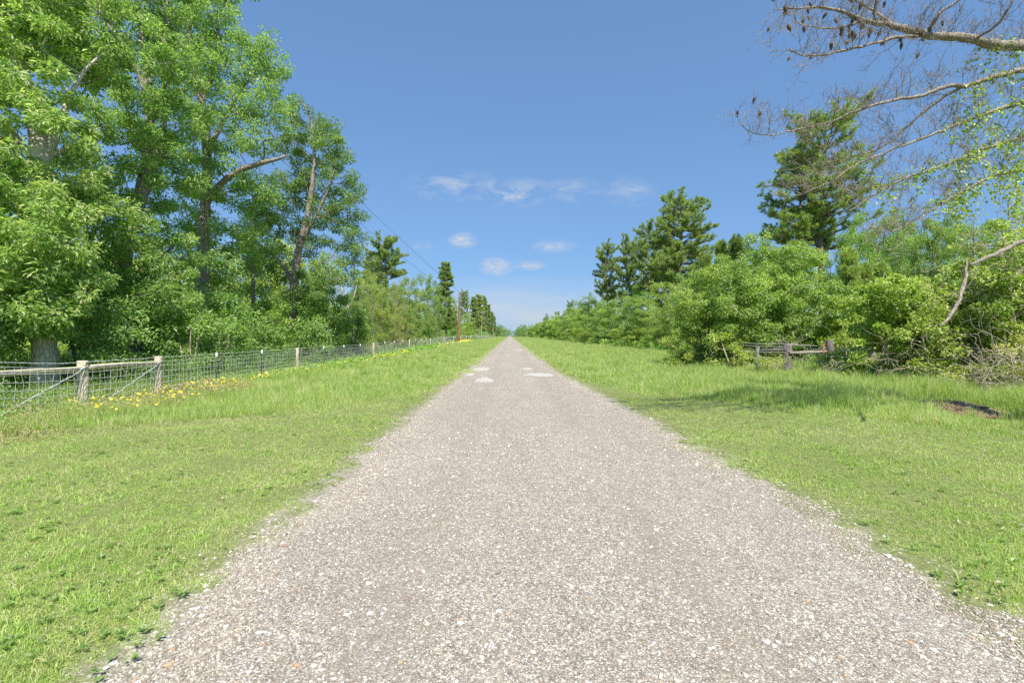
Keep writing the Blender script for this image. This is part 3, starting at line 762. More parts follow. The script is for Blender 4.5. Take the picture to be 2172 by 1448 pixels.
traced_tree('slender_tree', 'slender dark trunked tree between the third and fourth tall oaks', 'tree', G_L, 25.5, 537,
    [[(537, 782, 0, .13), (536, 700, 0, .11), (538, 620, 0, .10), (534, 540, 0, .07), (530, 470, 0, .04)]],
    [(540, 610, 40, 30, .3, 1), (510, 560, 35, 35, .3, 1), (560, 540, 35, 35, .3, 1), (530, 490, 40, 35, .3, 1)], 5, sp=.7, lpc=80, L=.13, W_=.055, barkm=M_DBARK)
traced_tree('slender_tree', 'thin pale forked tree leaning beside the fence right of the fourth oak', 'tree', G_L, 36, 747,
    [[(750, 758, 0, .12), (747, 700, 0, .11), (740, 655, 0, .10), (728, 625, 0, .07), (722, 595, 0, .04)], [(740, 655, 0, .06), (755, 620, 0, .04), (758, 595, 0, .02)]],
    [(715, 590, 25, 18, 0, .9), (742, 585, 25, 18, 0, .9), (762, 600, 18, 18, .3, .9)], 6, sp=.8, lpc=60, L=.15, W_=.07, col=(1.2, 1.15, .9))

# understory shrubs and small trees behind the left fence
def shrub(name, label, cat, group, d, px, top, hw, seed, bot=None, col=(1, 1, 1), L=.11, W_=.045, sp=.6, lpc=85, leafm=None, barkm=None, n=7, **k):
    r = np.random.default_rng(seed + 900)
    x0 = PX(px, d); z0 = float(gz(x0, d)); gp = VY + (CH - z0) / d * F
    if bot is None: bot = gp - 2
    H = bot - top; B = []
    NN = int(n * 2.6)
    for i in range(NN):
        t = (i + .5) / NN
        wy = top + H * (0.10 + .84 * t)
        ww = hw * (0.42 + .58 * math.sin(math.pi * (0.16 + .70 * t)))
        q = r.uniform(-1, 1); sc = r.uniform(.55, 1.25) * (1 if abs(q) < .7 else .7)
        B.append((px + q * .78 * ww, wy + r.uniform(-.05, .05) * H, ww * .36 * sc, H * .115 * sc, r.uniform(-.6, .5) * (1 - .5 * abs(q)), max(.42, ww / F * d * .42 * sc)))
    for q in np.linspace(-.8, .8, 6):
        B.append((px + q * hw, bot - H * .06, hw * .26, H * .10, r.uniform(-.4, .3), .5))
    for i in range(9):
        q = r.uniform(-.9, .9)
        B.append((px + q * hw, top + H * r.uniform(-.05, .06) + H * .45 * q * q, hw * .07, H * .085, r.uniform(-.4, .3), .22))
    for i in range(5):
        q = r.uniform(-.75, .75)
        B.append((px + q * hw, top + H * (.02 + .22 * abs(q)), hw * .14, H * .07, r.uniform(-.3, .3), .35))
    st = []
    for s_ in (-1, .2, 1):
        st.append([(px + s_ * hw * .08, gp, 0, .055), (px + s_ * hw * .18, bot - H * .35, s_ * .1, .045), (px + s_ * hw * .35, top + H * .45, s_ * .2, .03), (px + s_ * hw * .4, top + H * .25, 0, .018)])
    return traced_tree(name, label, cat, group, d, px, st, B, seed, col=col, sp=sp, lpc=lpc, L=L, W_=W_, leafm=leafm or M_BROAD, barkm=barkm or M_DBARK, **k)
GU = 'leafy shrubs behind the wire fence'
ush = [(-70, 600, 120, 12.5, 'at the left edge beside the nearest oak'), (175, 585, 100, 15.5, 'between the first and second oaks'), (240, 650, 80, 14.6, 'low behind the rail between the two thick fence posts'),
       (350, 610, 85, 18, 'between the second and third oaks'), (400, 660, 60, 17, 'low behind the fence left of the first green steel post'), (480, 625, 60, 20.5, 'just right of the third oak trunk'),
       (470, 690, 60, 19, 'low behind the first green steel post'), (575, 640, 50, 25, 'left of the fourth oak trunk'), (555, 700, 45, 23, 'low behind the second green steel post'), (665, 640, 45, 28, 'right of the fourth oak trunk'), (650, 690, 40, 26.5, 'low behind the wooden line post by the fourth oak'),
       (705, 620, 42, 32, 'dark and rounded, second right of the fourth oak'), (745, 655, 38, 34, 'low and grey green, left of the columnar cedar')]
for k_, (px, top, hw, d, txt) in enumerate(ush):
    shrub('leafy_shrub', 'leafy green shrub ' + txt, 'shrub', GU, d, px, top, hw, 20 + k_, col=[(1.0, 1.05, .95), (.8, .95, .85), (.9, 1, 1), (1.15, 1.1, .9)][k_ % 4], L=.10 + .0018 * d, W_=.045 + .001 * d, sp=.55 + .004 * d, lpc=80)

# ------------------------------------------------------------------ prototype trees (local metres), copied along the rows
def blob_round(h, w, r, n=10, low=.12):
    B = [(math.cos(a) * w * .5, math.sin(a) * w * .5, h * .09, w * .42, w * .42, h * .09) for a in np.arange(6) * 1.05]
    for i in range(n):
        t = (i + .5) / n; z = h * (low + (1 - low) * t * .94)
        ww = w * (0.45 + .55 * math.sin(math.pi * (.15 + .75 * t) ** 1.0))
        a = r.uniform(0, 6.28); q = .45 * ww * r.uniform(.4, 1)
        for _ in range(4):
            a += 1.7; q = ww * r.uniform(.25, .78); e = r.uniform(.7, 1.3)
            B.append((math.cos(a) * q, math.sin(a) * q, z + r.uniform(-.05, .05) * h, ww * .36 * e, ww * .36 * e, h * .075 * e))
        B.append((0, 0, z, ww * .42, ww * .42, h * .09))
    return B
def proto_round(seed, h=9, w=3.4, L=.19, W_=.10, sp=.95, lpc=70, leafm=None, low=.10, rad=.14, **k):
    r = np.random.default_rng(seed)
    tr = [([(0, 0, -.3), (.1, 0, h * .3), (r.uniform(-.4, .4), r.uniform(-.4, .4), h * .6), (r.uniform(-.5, .5), 0, h * .88)], [rad, rad * .85, rad * .55, rad * .2])]
    return tree_meshes('t', tr, blob_round(h, w, r, 9, low), sp, lpc * 2, L, W_, leafm or M_BROAD, M_DBARK, seed, clr=.60, twigs=1, **{'sides': 4, **k})[:2] + (h, w)
def needle_tufts(m, C, D, n, L, w, r, vb=.45):
    """fans of needles at C around direction D"""
    k = len(C); c = np.repeat(C, n, 0); d = np.repeat(D, n, 0) + r.normal(0, .75, (k * n, 3)); d[:, 2] += .25
    d /= np.linalg.norm(d, axis=1)[:, None]
    s = np.cross(d, r.normal(size=d.shape)); s /= np.linalg.norm(s, axis=1)[:, None]
    LL = L * (.65 + .6 * r.random((len(c), 1)))
    c = c - d * 0.02 + np.repeat(r.normal(0, .03, (k, 3)), n, 0)
    V = np.stack([c - s * w * .4, c + d * LL * .5 + s * w * .5, c + d * LL, c + d * LL * .5 - s * w * .5], 1).reshape(-1, 3)
    m.add(V, np.arange(len(c) * 4).reshape(-1, 4), np.clip(r.normal(vb, .18, len(c)), 0, 1), False)
def pine_meshes(seed, h, trunk_r, base, prof, nwh, per, tuft=(26, .26, .02), leafm=None, lean=0.0, curve=.25, sub=5, dead=0, tsp=.34, forks=None, barkm=None):
    """prof: branch length as a function of t (0 at crown base, 1 at top)"""
    r = np.random.default_rng(seed); mb = MB(); ml = MB()
    zz = np.linspace(-.2, h, 24); tx = lean * (zz / h) ** 2 * h + .12 * np.sin(zz * .5 + seed); ty = .1 * np.sin(zz * .37 + seed * 2)
    rad = trunk_r * (1 - .88 * np.clip(zz / h, 0, 1) ** 1.15) ; rad[0] *= 1.2
    mb.tube(np.stack([tx, ty, zz], 1), rad, 12, lump=.03)
    Cs, Ds = [], []; FA, FB, RA, RB = [], [], [], []
    for i in range(nwh):
        t = (i + r.uniform(-.4, .4)) / nwh; t = min(max(t, 0), .99)
        z = base + (h - base) * t
        for j in range(per):
            a = r.uniform(0, 6.28); Lb = prof(t) * r.uniform(.55, 1.12)
            if Lb < .2: continue
            p0 = np.array([np.interp(z, zz, tx), np.interp(z, zz, ty), z])
            el = r.uniform(-.05, .35) + .42 * t ** 2
            nseg = max(3, int(Lb / .45)); p = p0.copy(); dirv = np.array([math.cos(a) * math.cos(el), math.sin(a) * math.cos(el), math.sin(el)])
            r0 = .018 + .016 * Lb
            pts = [p]
            for s_ in range(nseg):
                dirv = dirv + np.array([0, 0, curve / nseg]) + r.normal(0, .09, 3); dirv /= np.linalg.norm(dirv)
                q = p + dirv * Lb / nseg
                f0, f1 = s_ / nseg, (s_ + 1) / nseg
                FA.append(p); FB.append(q); RA.append(r0 * (1 - .8 * f0)); RB.append(r0 * (1 - .8 * f1))
                if f1 > .3:
                    for q_ in range(sub if s_ < nseg - 1 else sub + 1):
                        sdv = dirv * r.uniform(.3, 1.1) + r.normal(0, .6, 3); sdv[2] = abs(sdv[2]) * .5 + .15; sdv /= np.linalg.norm(sdv)
                        ls = tsp * r.uniform(.7, 2.0) * (1.15 - .4 * f1)
                        e = q + sdv * ls; FA.append(q - dirv * r.uniform(0, 1) * Lb / nseg); FB.append(e); RA.append(.012); RB.append(.006)
                        Cs.append(e); Ds.append(sdv)
                        if ls > tsp: Cs.append(q + sdv * ls * .55); Ds.append(sdv)
                p = q; pts.append(p)
            Cs.append(p); Ds.append(dirv)
    mb.frusta(np.array(FA), np.array(FB), np.array(RA), np.array(RB), 4)
    needle_tufts(ml, np.array(Cs), np.array(Ds), tuft[0], tuft[1], tuft[2], r)
    return mb.mesh('trunk', barkm or M_PBARK), ml.mesh('crown', leafm or M_PINE), h, None

PR = {}
PR['round'] = [proto_round(31), proto_round(32, 9, 3.2), proto_round(33, 9, 3.8)]
PR['fine'] = [proto_round(41, 7.5, 3.0, .125, .065, .68, 95, sides=4), proto_round(42, 7.5, 3.2, .125, .065, .76, 85)]
PR['far'] = [proto_round(51, 10, 3.8, .42, .26, 1.3, 42), proto_round(52, 10, 3.6, .42, .26, 1.3, 42)]
def proto_cedar(seed, L=.16):
    r = np.random.default_rng(seed); h = 8; B = []
    for i in range(14):
        t = (i + .5) / 14; w = 1.25 * (1 - t) ** .55 + .12
        B.append((r.normal(0, .12), r.normal(0, .12), .4 + t * 7.5, w, w, .5))
    tm, cm, _ = tree_meshes('c', [([(0, 0, -.2), (0, 0, 4), (0, 0, 7.6)], [.13, .09, .02])], B, .5, 55, L, .04, M_PINE, M_DBARK, seed, twigs=0, sides=4, droop=-.5, vb=.55)
    return tm, cm, h, 1.4
PR['cedar'] = [proto_cedar(61), proto_cedar(62)]
PR['pine'] = [pine_meshes(71, 18, .24, 7, lambda t: 4.0 * math.sin(math.pi * (.25 + .57 * t)) ** .8 + .2, 16, 7, (26, .34, .035)), pine_meshes(72, 18, .22, 8, lambda t: 3.6 * math.sin(math.pi * (.3 + .50 * t)) ** .8 + .2, 15, 6, (26, .34, .035), lean=.02)]
PR['pinecol'] = [pine_meshes(73, 18, .2, 3, lambda t: 1.7 * (1 - t) ** .35 + .35, 26, 4, (20, .42, .06)), pine_meshes(74, 18, .2, 4, lambda t: 1.5 * (1 - t) ** .3 + .4, 24, 4, (20, .42, .06))]
PR['youngpine'] = [pine_meshes(75, 6, .07, .8, lambda t: 1.5 * (1 - t) ** .8 + .15, 12, 4, (40, .26, .022), tsp=.22, curve=.9), pine_meshes(76, 6, .07, .8, lambda t: 1.2 * (1 - t) ** .8 + .15, 12, 4, (40, .26, .022), tsp=.22, curve=.9)]
NOMW = {'round': 3.5, 'fine': 3.1, 'far': 3.8, 'cedar': 1.4, 'pine': 3.4, 'pinecol': 2.0, 'youngpine': 1.5}
NAMES = {'round': ('broadleaf_tree', 'tree'), 'fine': ('bushy_tree', 'tree'), 'far': ('broadleaf_tree', 'tree'), 'cedar': ('cedar_tree', 'cedar tree'), 'pine': ('pine_tree', 'pine tree'), 'pinecol': ('pine_tree', 'pine tree'), 'youngpine': ('young_pine', 'pine tree')}
cnt_ = [0]
def put(kind, px, d, top, hw, label, group, col=(1, 1, 1), rot=None):
    cnt_[0] += 1; r = np.random.default_rng(cnt_[0] + 500)
    ps = PR[kind]; tm, cm, h, _ = ps[cnt_[0] % len(ps)]
    x = PX(px, d); z = float(gz(x, d)); H = PZ(top, d) - z; Wd = hw / F * d
    sz = H / h; sx = Wd / NOMW[kind]
    if hw == 0: sx = sz
    sx = min(max(sx, .6 * sz), 1.7 * sz)
    nm, cat = NAMES[kind]
    return link_tree(nm, tm, cm, (x, d, z - .05), label, cat, group, (sx, sx, sz), r.uniform(0, 6.28) if rot is None else rot, col)

ORD = ['first', 'second', 'third', 'fourth', 'fifth', 'sixth', 'seventh', 'eighth', 'ninth', 'tenth', 'eleventh', 'twelfth', 'thirteenth', 'fourteenth', 'fifteenth', 'sixteenth', 'seventeenth', 'eighteenth', 'nineteenth', 'twentieth']
# left row beyond the oaks
GL2 = 'trees along the far left fence line'
LR = [('fine', 765, 37, 582, 46, 'pale green bushy tree just past the four oaks, behind the thin forked tree', (1.05, 1.08, .95)),
      ('cedar', 790, 40, 615, 14, 'narrow dark cedar behind the fence, left of the bright yellow green tree', (.9, 1.1, .8)),
      ('fine', 812, 44, 600, 32, 'light yellow green tree between the two left cedars', (1.3, 1.2, .9)),
      ('cedar', 838, 47, 598, 24, 'broad olive brown cedar left of the bright green crown', (1.6, 1.25, .9)),
      ('round', 868, 55, 582, 42, 'large mid green tree behind the olive brown cedar', (1.05, 1.1, 1)),
      ('round', 903, 63, 576, 36, 'bright green domed tree left of the tall narrow pine', (.95, 1.15, .9)),
      ('fine', 862, 50, 640, 26, 'low pale leafy tree in front of the domed tree by the fence', (1.2, 1.15, 1)),
      ('cedar', 884, 58, 640, 12, 'small dark cedar behind the fence left of the tall narrow pine', (.9, 1.05, .8)),
      ('fine', 910, 66, 655, 18, 'low yellow green tree by the fence under the domed tree', (1.15, 1.15, .9)),
      ('pinecol', 945, 88, 561, 21, 'tall narrow pine just left of the red brown utility pole', (.9, .95, .9)),
      ('cedar', 928, 76, 650, 12, 'dark cedar at the foot of the tall narrow pine', (.8, .95, .8)),
      ('round', 962, 104, 628, 22, 'mid green tree right behind the red brown utility pole', (.95, 1.1, 1)),
      ('pine', 985, 150, 622, 12, 'distant pine showing above the trees right of the red brown pole', (.9, .95, 1)),
      ('round', 992, 125, 660, 20, 'bright rounded tree right of the red brown utility pole', (1.3, 1.4, .9)),
      ('fine', 990, 118, 690, 18, 'low yellow green bush between the two utility poles', (1.6, 1.6, .9)),
      ('pinecol', 1005, 160, 632, 11, 'leftmost of the tall pine cluster past the poles', (.95, .95, 1)),
      ('pinecol', 1016, 178, 627, 12, 'greyish vine clad pine in the middle of the tall cluster', (1.5, 1.25, 1.2)),
      ('pinecol', 1028, 205, 630, 7, 'dark rightmost pine of the tall cluster behind the second pole', (.7, .8, .8)),
      ('pinecol', 1036, 235, 647, 7, 'narrow pine just right of the tall cluster', (.9, .9, .9)),
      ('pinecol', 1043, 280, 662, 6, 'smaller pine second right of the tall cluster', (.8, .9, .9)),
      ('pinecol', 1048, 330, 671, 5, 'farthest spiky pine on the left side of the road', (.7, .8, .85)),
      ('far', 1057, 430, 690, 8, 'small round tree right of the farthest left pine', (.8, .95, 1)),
      ('round', 838, 52, 596, 34, 'dense green tree behind the olive brown cedar and its pale neighbours', (.8, .95, .85)),
      ('round', 800, 46, 592, 34, 'dense darker tree behind the narrow dark cedar', (.8, .95, .85)),
      ('round', 925, 78, 592, 26, 'dark green crown directly left of the tall narrow pine', (.75, .92, .85)),
      ('cedar', 856, 53, 612, 15, 'dark columnar cedar right of the olive brown one', (.85, 1.0, .8)),
      ('pine', 820, 70, 514, 44, 'wide topped pine rising above the trees right of the four oaks', (.85, .95, .95)),
      ('pine', 792, 74, 552, 25, 'lower pine beside the wide topped pine on the left', (.85, .95, .95)),
      ('round', 780, 50, 568, 45, 'yellowish tree below the wide topped pine', (1.3, 1.2, .9)),
      ]
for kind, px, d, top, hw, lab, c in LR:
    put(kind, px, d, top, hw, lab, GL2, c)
# sunny trees in the clearing behind the left oaks
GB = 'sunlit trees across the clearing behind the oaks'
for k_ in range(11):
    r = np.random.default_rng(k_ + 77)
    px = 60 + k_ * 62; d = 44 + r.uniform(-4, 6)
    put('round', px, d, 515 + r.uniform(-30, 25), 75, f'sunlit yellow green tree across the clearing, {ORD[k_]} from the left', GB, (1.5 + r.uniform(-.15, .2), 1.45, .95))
# right side rows
GR = 'bushy trees lining the right verge'
for k_ in range(20):
    r = np.random.default_rng(k_ + 177)
    d = 30 * (1.142 ** k_) ; x = 16.6 + r.uniform(-.8, 1.2) + (0 if k_ > 3 else .8); px = VX + x / d * F
    h = (7.4 + r.uniform(-.8, 1.3)) * (1 + .2 * (k_ > 8)); top = VY - (h - CH) / d * F
    kind = 'fine' if d < 60 else ('round' if d < 160 else 'far')
    col = [(1.35, 1.4, .95), (1.0, 1.2, .9), (1.2, 1.35, 1.0), (.9, 1.1, .9)][k_ % 4]
    put(kind, px, d, top, (3.4 + .3 * (k_ > 6) * k_ * .3) / d * F, f'bushy green roadside tree, {ORD[k_]} along the right row past the big leafy bush', GR, col)
GR2 = 'low bushes at the foot of the right row'
for k_ in range(13):
    r = np.random.default_rng(k_ + 277)
    d = 26 * (1.17 ** k_); x = 15.2 + r.uniform(-.5, .7); px = VX + x / d * F
    h = 3.2 + r.uniform(-.7, 1.2); top = VY - (h - CH) / d * F
    put('fine', px, d, top, 2.1 / d * F, f'low leafy bush at the grass edge, {ORD[k_]} along the right row', GR2, [(1.5, 1.5, 1.0), (1.25, 1.35, 1.0), (1.5, 1.4, 1.0)][k_ % 3])
GR3 = 'trees standing behind the right row'
RR = [('pine', 1445, 60, 434, 58, 'tall broad pine standing apart on the right skyline', (.95, 1, .9)), ('pine', 1375, 78, 488, 34, 'tall pine left of the broad skyline pine', (.9, 1, .9)),
      ('pine', 1335, 86, 520, 26, 'pine second left of the broad skyline pine', (.9, .95, .9)), ('pine', 1288, 92, 527, 26, 'leftmost skyline pine on the right with one low side branch', (.75, .85, .85)),
      ('pine', 1412, 74, 540, 36, 'shorter pine filling the gap below the broad skyline pine', (1.05, 1.1, .9)), ('pine', 1480, 66, 570, 30, 'short dark pine at the foot of the broad skyline pine', (.8, .95, .9)),
      ('youngpine', 1530, 46, 515, 22, 'young pine tip above the bushes left of the big twin pine', (1, 1.1, .9)), ('youngpine', 1561, 46, 502, 16, 'small dark young pine nearest the left of the big twin pine', (.7, .85, .8)), ('youngpine', 1500, 52, 545, 20, 'lowest young pine right of the broad skyline pine', (.9, 1, .9)),
      ('round', 1500, 56, 548, 34, 'dark green tree between the skyline pine and the young pines', (.7, .95, .85)), ('round', 1600, 40, 500, 45, 'dark green crown behind the big leafy bush', (.75, .95, .8)),
      ('round', 1250, 140, 618, 30, 'rounded bluish green tree at the left end of the right skyline', (.9, 1.1, 1.1)), ('round', 1300, 100, 600, 32, 'dark crown below the leftmost skyline pine', (.9, 1.1, .9)), ('round', 1225, 165, 632, 22, 'distant green tree leftmost behind the right row', (.9, 1.1, 1.1)),
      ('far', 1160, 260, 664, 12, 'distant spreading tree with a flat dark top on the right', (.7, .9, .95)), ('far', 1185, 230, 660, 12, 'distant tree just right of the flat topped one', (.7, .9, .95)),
      ('pine', 1210, 200, 645, 9, 'small distant pine left of the right skyline crowns', (.8, .9, .9)),
      ('fine', 1870, 33, 440, 55, 'bright green crown behind the dead limbs on the right', (1.0, 1.3, .9)), ('fine', 1810, 36, 470, 48, 'green crown just right of the big twin pine', (.9, 1.2, .9)), ('fine', 1940, 30, 470, 60, 'green crown behind the vine covered thicket', (1.0, 1.25, .85)), ('fine', 2030, 26, 450, 70, 'green crown at the right behind the hanging broken branch', (1.0, 1.2, .85)), ('fine', 2130, 23, 440, 80, 'rightmost tall leafy crown behind the dead pine limbs', (.95, 1.15, .8)),
      ('round', 1764, 33, 525, 34, 'dark green crown filling the gap right of the twin pine trunk', (.8, 1.0, .85)),
      ('youngpine', 1800, 25, 528, 44, 'pale young pine behind the vine mound', (1.7, 1.7, 1.5)), ('youngpine', 1870, 24, 560, 40, 'second pale young pine right of the first behind the vine mound', (1.7, 1.7, 1.5)), ('youngpine', 1835, 27, 560, 34, 'small pale young pine between two larger pale ones', (1.6, 1.6, 1.4)),
      ]
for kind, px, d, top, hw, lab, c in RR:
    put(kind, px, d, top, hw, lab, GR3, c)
# the big twin pine on the right
tm, cm, h_, _ = pine_meshes(81, 19.0, .34, 8.6, lambda t: 3.7 * math.sin(math.pi * (.36 + .44 * t)) ** .8 + .3, 13, 6, (36, .30, .026), tsp=.38, lean=.01, sub=4)
x_ = PX(1742, 38)
link_tree('pine_tree', tm, cm, (x_, 38, float(gz(x_, 38))), 'big tall pine with flat layered foliage behind the dead limbs', 'pine tree', GR3, col=(1.05, 1.12, .9))
tm, cm, h_, _ = pine_meshes(82, 16.4, .26, 9.0, lambda t: 2.6 * math.sin(math.pi * (.36 + .42 * t)) ** .8 + .3, 13, 4, (40, .30, .026), tsp=.36)
x_ = PX(1695, 39.5)
link_tree('pine_tree', tm, cm, (x_, 39.5, float(gz(x_, 39.5))), 'slimmer pine standing close to the left of the big layered pine', 'pine tree', GR3, col=(1, 1.08, .9))

# big leafy bush, vine mound and right thicket
GT = 'overgrown thicket on the right verge'
shrub('oak_bush', 'big leafy oak bush with pale bare stems behind the old wooden fence', 'bush', GT, 24.8, 1640, 522, 140, 91, bot=745, col=(1.15, 1.3, 1.05), L=.12, W_=.06, sp=.62, lpc=95, n=11, grow_b=1.38, leafm=M_BROAD, barkm=M_BARK)
shrub('oak_bush', 'leafy bush left of the big oak bush, reaching down to the grass', 'bush', GT, 27, 1500, 575, 85, 92, col=(1.3, 1.35, 1.0), L=.12, W_=.06, sp=.62, lpc=90, n=9, grow_b=1.35)
shrub('vine_mound', 'bright green mound of vines over the right end of the old fence', 'vines', GT, 17.5, 1900, 590, 120, 93, col=(.98, 1.08, .95), L=.09, W_=.075, sp=.5, lpc=110, n=10, grow_b=1.38, leafm=M_VINE, barkm=M_TWIG)
shrub('vine_mound', 'tall vine covered shrub behind the hanging broken branch', 'vines', GT, 16.5, 2060, 560, 110, 94, col=(.95, 1.05, .95), L=.09, W_=.07, sp=.5, lpc=85, n=10, grow_b=1.38, leafm=M_VINE, barkm=M_TWIG)
shrub('vine_mound', 'tangled vine thicket at the right edge of the view', 'vines', GT, 14.5, 2190, 520, 120, 95, col=(.95, 1.02, .95), L=.085, W_=.065, sp=.5, lpc=80, n=11, grow_b=1.38, leafm=M_VINE, barkm=M_TWIG)
shrub('vine_mound', 'vine covered shrub filling the gap between the oak bush and the vine mound', 'vines', GT, 23.5, 1812, 628, 70, 193, col=(1.0, 1.1, .9), L=.09, W_=.07, sp=.5, lpc=95, n=9, grow_b=1.35, leafm=M_VINE, barkm=M_TWIG)
shrub('vine_mound', 'smaller ragged vine mound behind the brown needle pile', 'vines', GT, 15.6, 1985, 660, 80, 194, col=(.95, 1.0, .9), L=.085, W_=.06, sp=.5, lpc=85, n=9, grow_b=1.35, leafm=M_VINE, barkm=M_TWIG)
shrub('bramble_bush', 'low twiggy bramble in front of the old fence rail', 'bush', GT, 19.5, 1775, 752, 50, 96, col=(1.2, 1.05, 1), L=.07, W_=.045, sp=.4, lpc=70, n=6, leafm=M_VINE, barkm=M_TWIG)
shrub('bramble_bush', 'small dry bramble at the foot of the old fence posts', 'bush', GT, 20.6, 1640, 757, 34, 196, col=(1.15, 1.0, 1), L=.06, W_=.035, sp=.35, lpc=40, n=5, leafm=M_VINE, barkm=M_TWIG)
shrub('bramble_bush', 'low bramble right of the old fence below the vine mound', 'bush', GT, 17.3, 1885, 752, 65, 97, col=(1.1, 1.0, 1), L=.07, W_=.045, sp=.4, lpc=60, n=6, leafm=M_VINE, barkm=M_TWIG)
shrub('bramble_bush', 'low bramble beside the brown needle pile', 'bush', GT, 14.8, 2040, 775, 60, 98, col=(1.15, 1.0, 1), L=.07, W_=.045, sp=.4, lpc=60, n=6, leafm=M_VINE, barkm=M_TWIG)
shrub('bramble_bush', 'low bramble at the grass edge left of the old fence post', 'bush', GT, 24, 1555, 705, 60, 99, col=(1.35, 1.3, 1), L=.08, W_=.05, sp=.45, lpc=60, n=6, leafm=M_VINE, barkm=M_TWIG)
shrub('bramble_bush', 'low bramble under the leafy bush, furthest from the old fence', 'bush', GT, 27, 1455, 700, 60, 100, col=(1.3, 1.3, 1), L=.08, W_=.05, sp=.45, lpc=70, n=6, leafm=M_BROAD, barkm=M_TWIG)
shrub('bramble_bush', 'half dry bramble at the right edge near the ground', 'bush', GT, 13.4, 2175, 715, 70, 101, col=(1.2, .95, .9), L=.07, W_=.04, sp=.4, lpc=45, n=6, leafm=M_VINE, barkm=M_TWIG)

def olive_cedar(label, px, d, top, hw, seed, col):
    put('cedar', px, d, top, hw, label, GT, col)
olive_cedar('tall olive brown cedar rising at the right edge behind the vines', 2140, 16.5, 395, 60, 1, (1.6, 1.25, .9))
olive_cedar('shorter olive cedar left of the tall one at the right edge', 2065, 18, 455, 45, 2, (1.5, 1.25, .9))
shrub('vine_mound', 'high leafy vine curtain at the far right below the lowest limb', 'vines', GT, 15.5, 2150, 470, 80, 195, col=(1.0, 1.1, .95), L=.09, W_=.065, sp=.5, lpc=75, n=10, grow_b=1.3, leafm=M_VINE, barkm=M_TWIG)
put('fine', 1985, 24, 455, 60, 'leafy crown behind the ragged vine mound on the right', GT, (1.0, 1.1, .9))
put('round', 1895, 40, 435, 50, 'taller rounded tree behind the pale young pines', GT, (.9, 1.15, .9))
# distant woods at the road's end (one mass)
r = np.random.default_rng(5); m = MB(); n = 42000
xx = r.uniform(-260, 300, 900); yy = r.uniform(480, 950, 900)
keep = (np.abs(xx - 2) > 10 + 0.0 * yy) | (yy > 860)
xx, yy = xx[keep], yy[keep]; hh = 9 + 7 * r.random(len(xx))
per = 95; c = np.repeat(np.stack([xx, yy, hh * .5], 1), per, 0); u_ = r.normal(size=c.shape); u_ /= np.linalg.norm(u_, axis=1)[:, None]
pos = c + u_ * (r.random((len(c), 1)) ** .35) * np.stack([np.repeat(4.5 + 0 * hh, per), np.repeat(4.5 + 0 * hh, per), np.repeat(hh * .5, per)], 1)
m.leaves(pos, u_ + r.normal(0, .5, c.shape), r.normal(0, .6, c.shape) + [0, 0, .7], 1.5, 1.1, np.clip(r.normal(.35, .15, len(c)), 0, 1))
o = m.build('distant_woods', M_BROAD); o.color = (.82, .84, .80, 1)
tag(o, 'bluish distant woods closing the end of the road', None, None, 'stuff')
# woods behind the rows so no bare horizon shows
def backwood(x0, x1, y0, y1, n, seed, hmin, hmax, L, col, label):
    r = np.random.default_rng(seed); m = MB()
    xx = r.uniform(x0, x1, n); yy = r.uniform(y0, y1, n); hh = r.uniform(hmin, hmax, n); per = 150
    c = np.repeat(np.stack([xx, yy, hh * .5], 1), per, 0); u_ = r.normal(size=c.shape); u_ /= np.linalg.norm(u_, axis=1)[:, None]
    pos = c + u_ * (r.random((len(c), 1)) ** .35) * np.stack([np.full(len(c), 3.2), np.full(len(c), 3.2), np.repeat(hh * .5, per)], 1)
    m.leaves(pos, u_ + r.normal(0, .5, c.shape), r.normal(0, .6, c.shape) + [0, 0, .7], L, L * .6, np.clip(r.normal(.38, .15, len(c)), 0, 1))
    o = m.build('background_woods', M_BROAD); o.color = col
    tag(o, label, None, None, 'stuff')
backwood(-70, -52, 30, 420, 330, 8, 5, 10, .55, (1.2, 1.3, .95, 1), 'dense woods far behind the left tree line')
backwood(-50, -17, 75, 420, 420, 9, 5, 9, .55, (.95, 1.1, .95, 1), 'dense woods behind the far left fence line')
backwood(-36, -18.5, 6, 30, 55, 14, 3, 6.5, .22, (1.1, 1.15, .9, 1), 'sunlit leafy scrub behind the nearest left oaks')
backwood(-34, -15.5, 38, 80, 130, 13, 4, 7, .4, (1.1, 1.15, .85, 1), 'leafy scrub filling the gaps behind the left row of trees')
backwood(21, 60, 45, 420, 520, 10, 5, 9, .5, (.85, 1.05, .9, 1), 'dense woods behind the right hand row of trees')
backwood(22, 60, 18, 46, 70, 12, 3, 6.5, .3, (.85, 1.05, .85, 1), 'dense scrub behind the thicket on the right')

# undergrowth strips (uncountable low leaves)
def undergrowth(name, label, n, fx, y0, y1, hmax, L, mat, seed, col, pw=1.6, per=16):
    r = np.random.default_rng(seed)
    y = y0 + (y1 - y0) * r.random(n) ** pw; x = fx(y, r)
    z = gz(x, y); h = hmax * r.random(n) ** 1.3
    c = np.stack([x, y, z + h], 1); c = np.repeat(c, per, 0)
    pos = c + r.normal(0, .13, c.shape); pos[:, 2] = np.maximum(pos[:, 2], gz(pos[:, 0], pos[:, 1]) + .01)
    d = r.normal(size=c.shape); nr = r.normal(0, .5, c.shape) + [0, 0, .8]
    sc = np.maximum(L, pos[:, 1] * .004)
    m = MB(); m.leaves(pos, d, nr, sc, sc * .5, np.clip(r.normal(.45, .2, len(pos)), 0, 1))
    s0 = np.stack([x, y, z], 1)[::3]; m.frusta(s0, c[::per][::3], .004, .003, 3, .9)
    o = m.build(name, mat); o.color = col; tag(o, label, None, None, 'stuff')
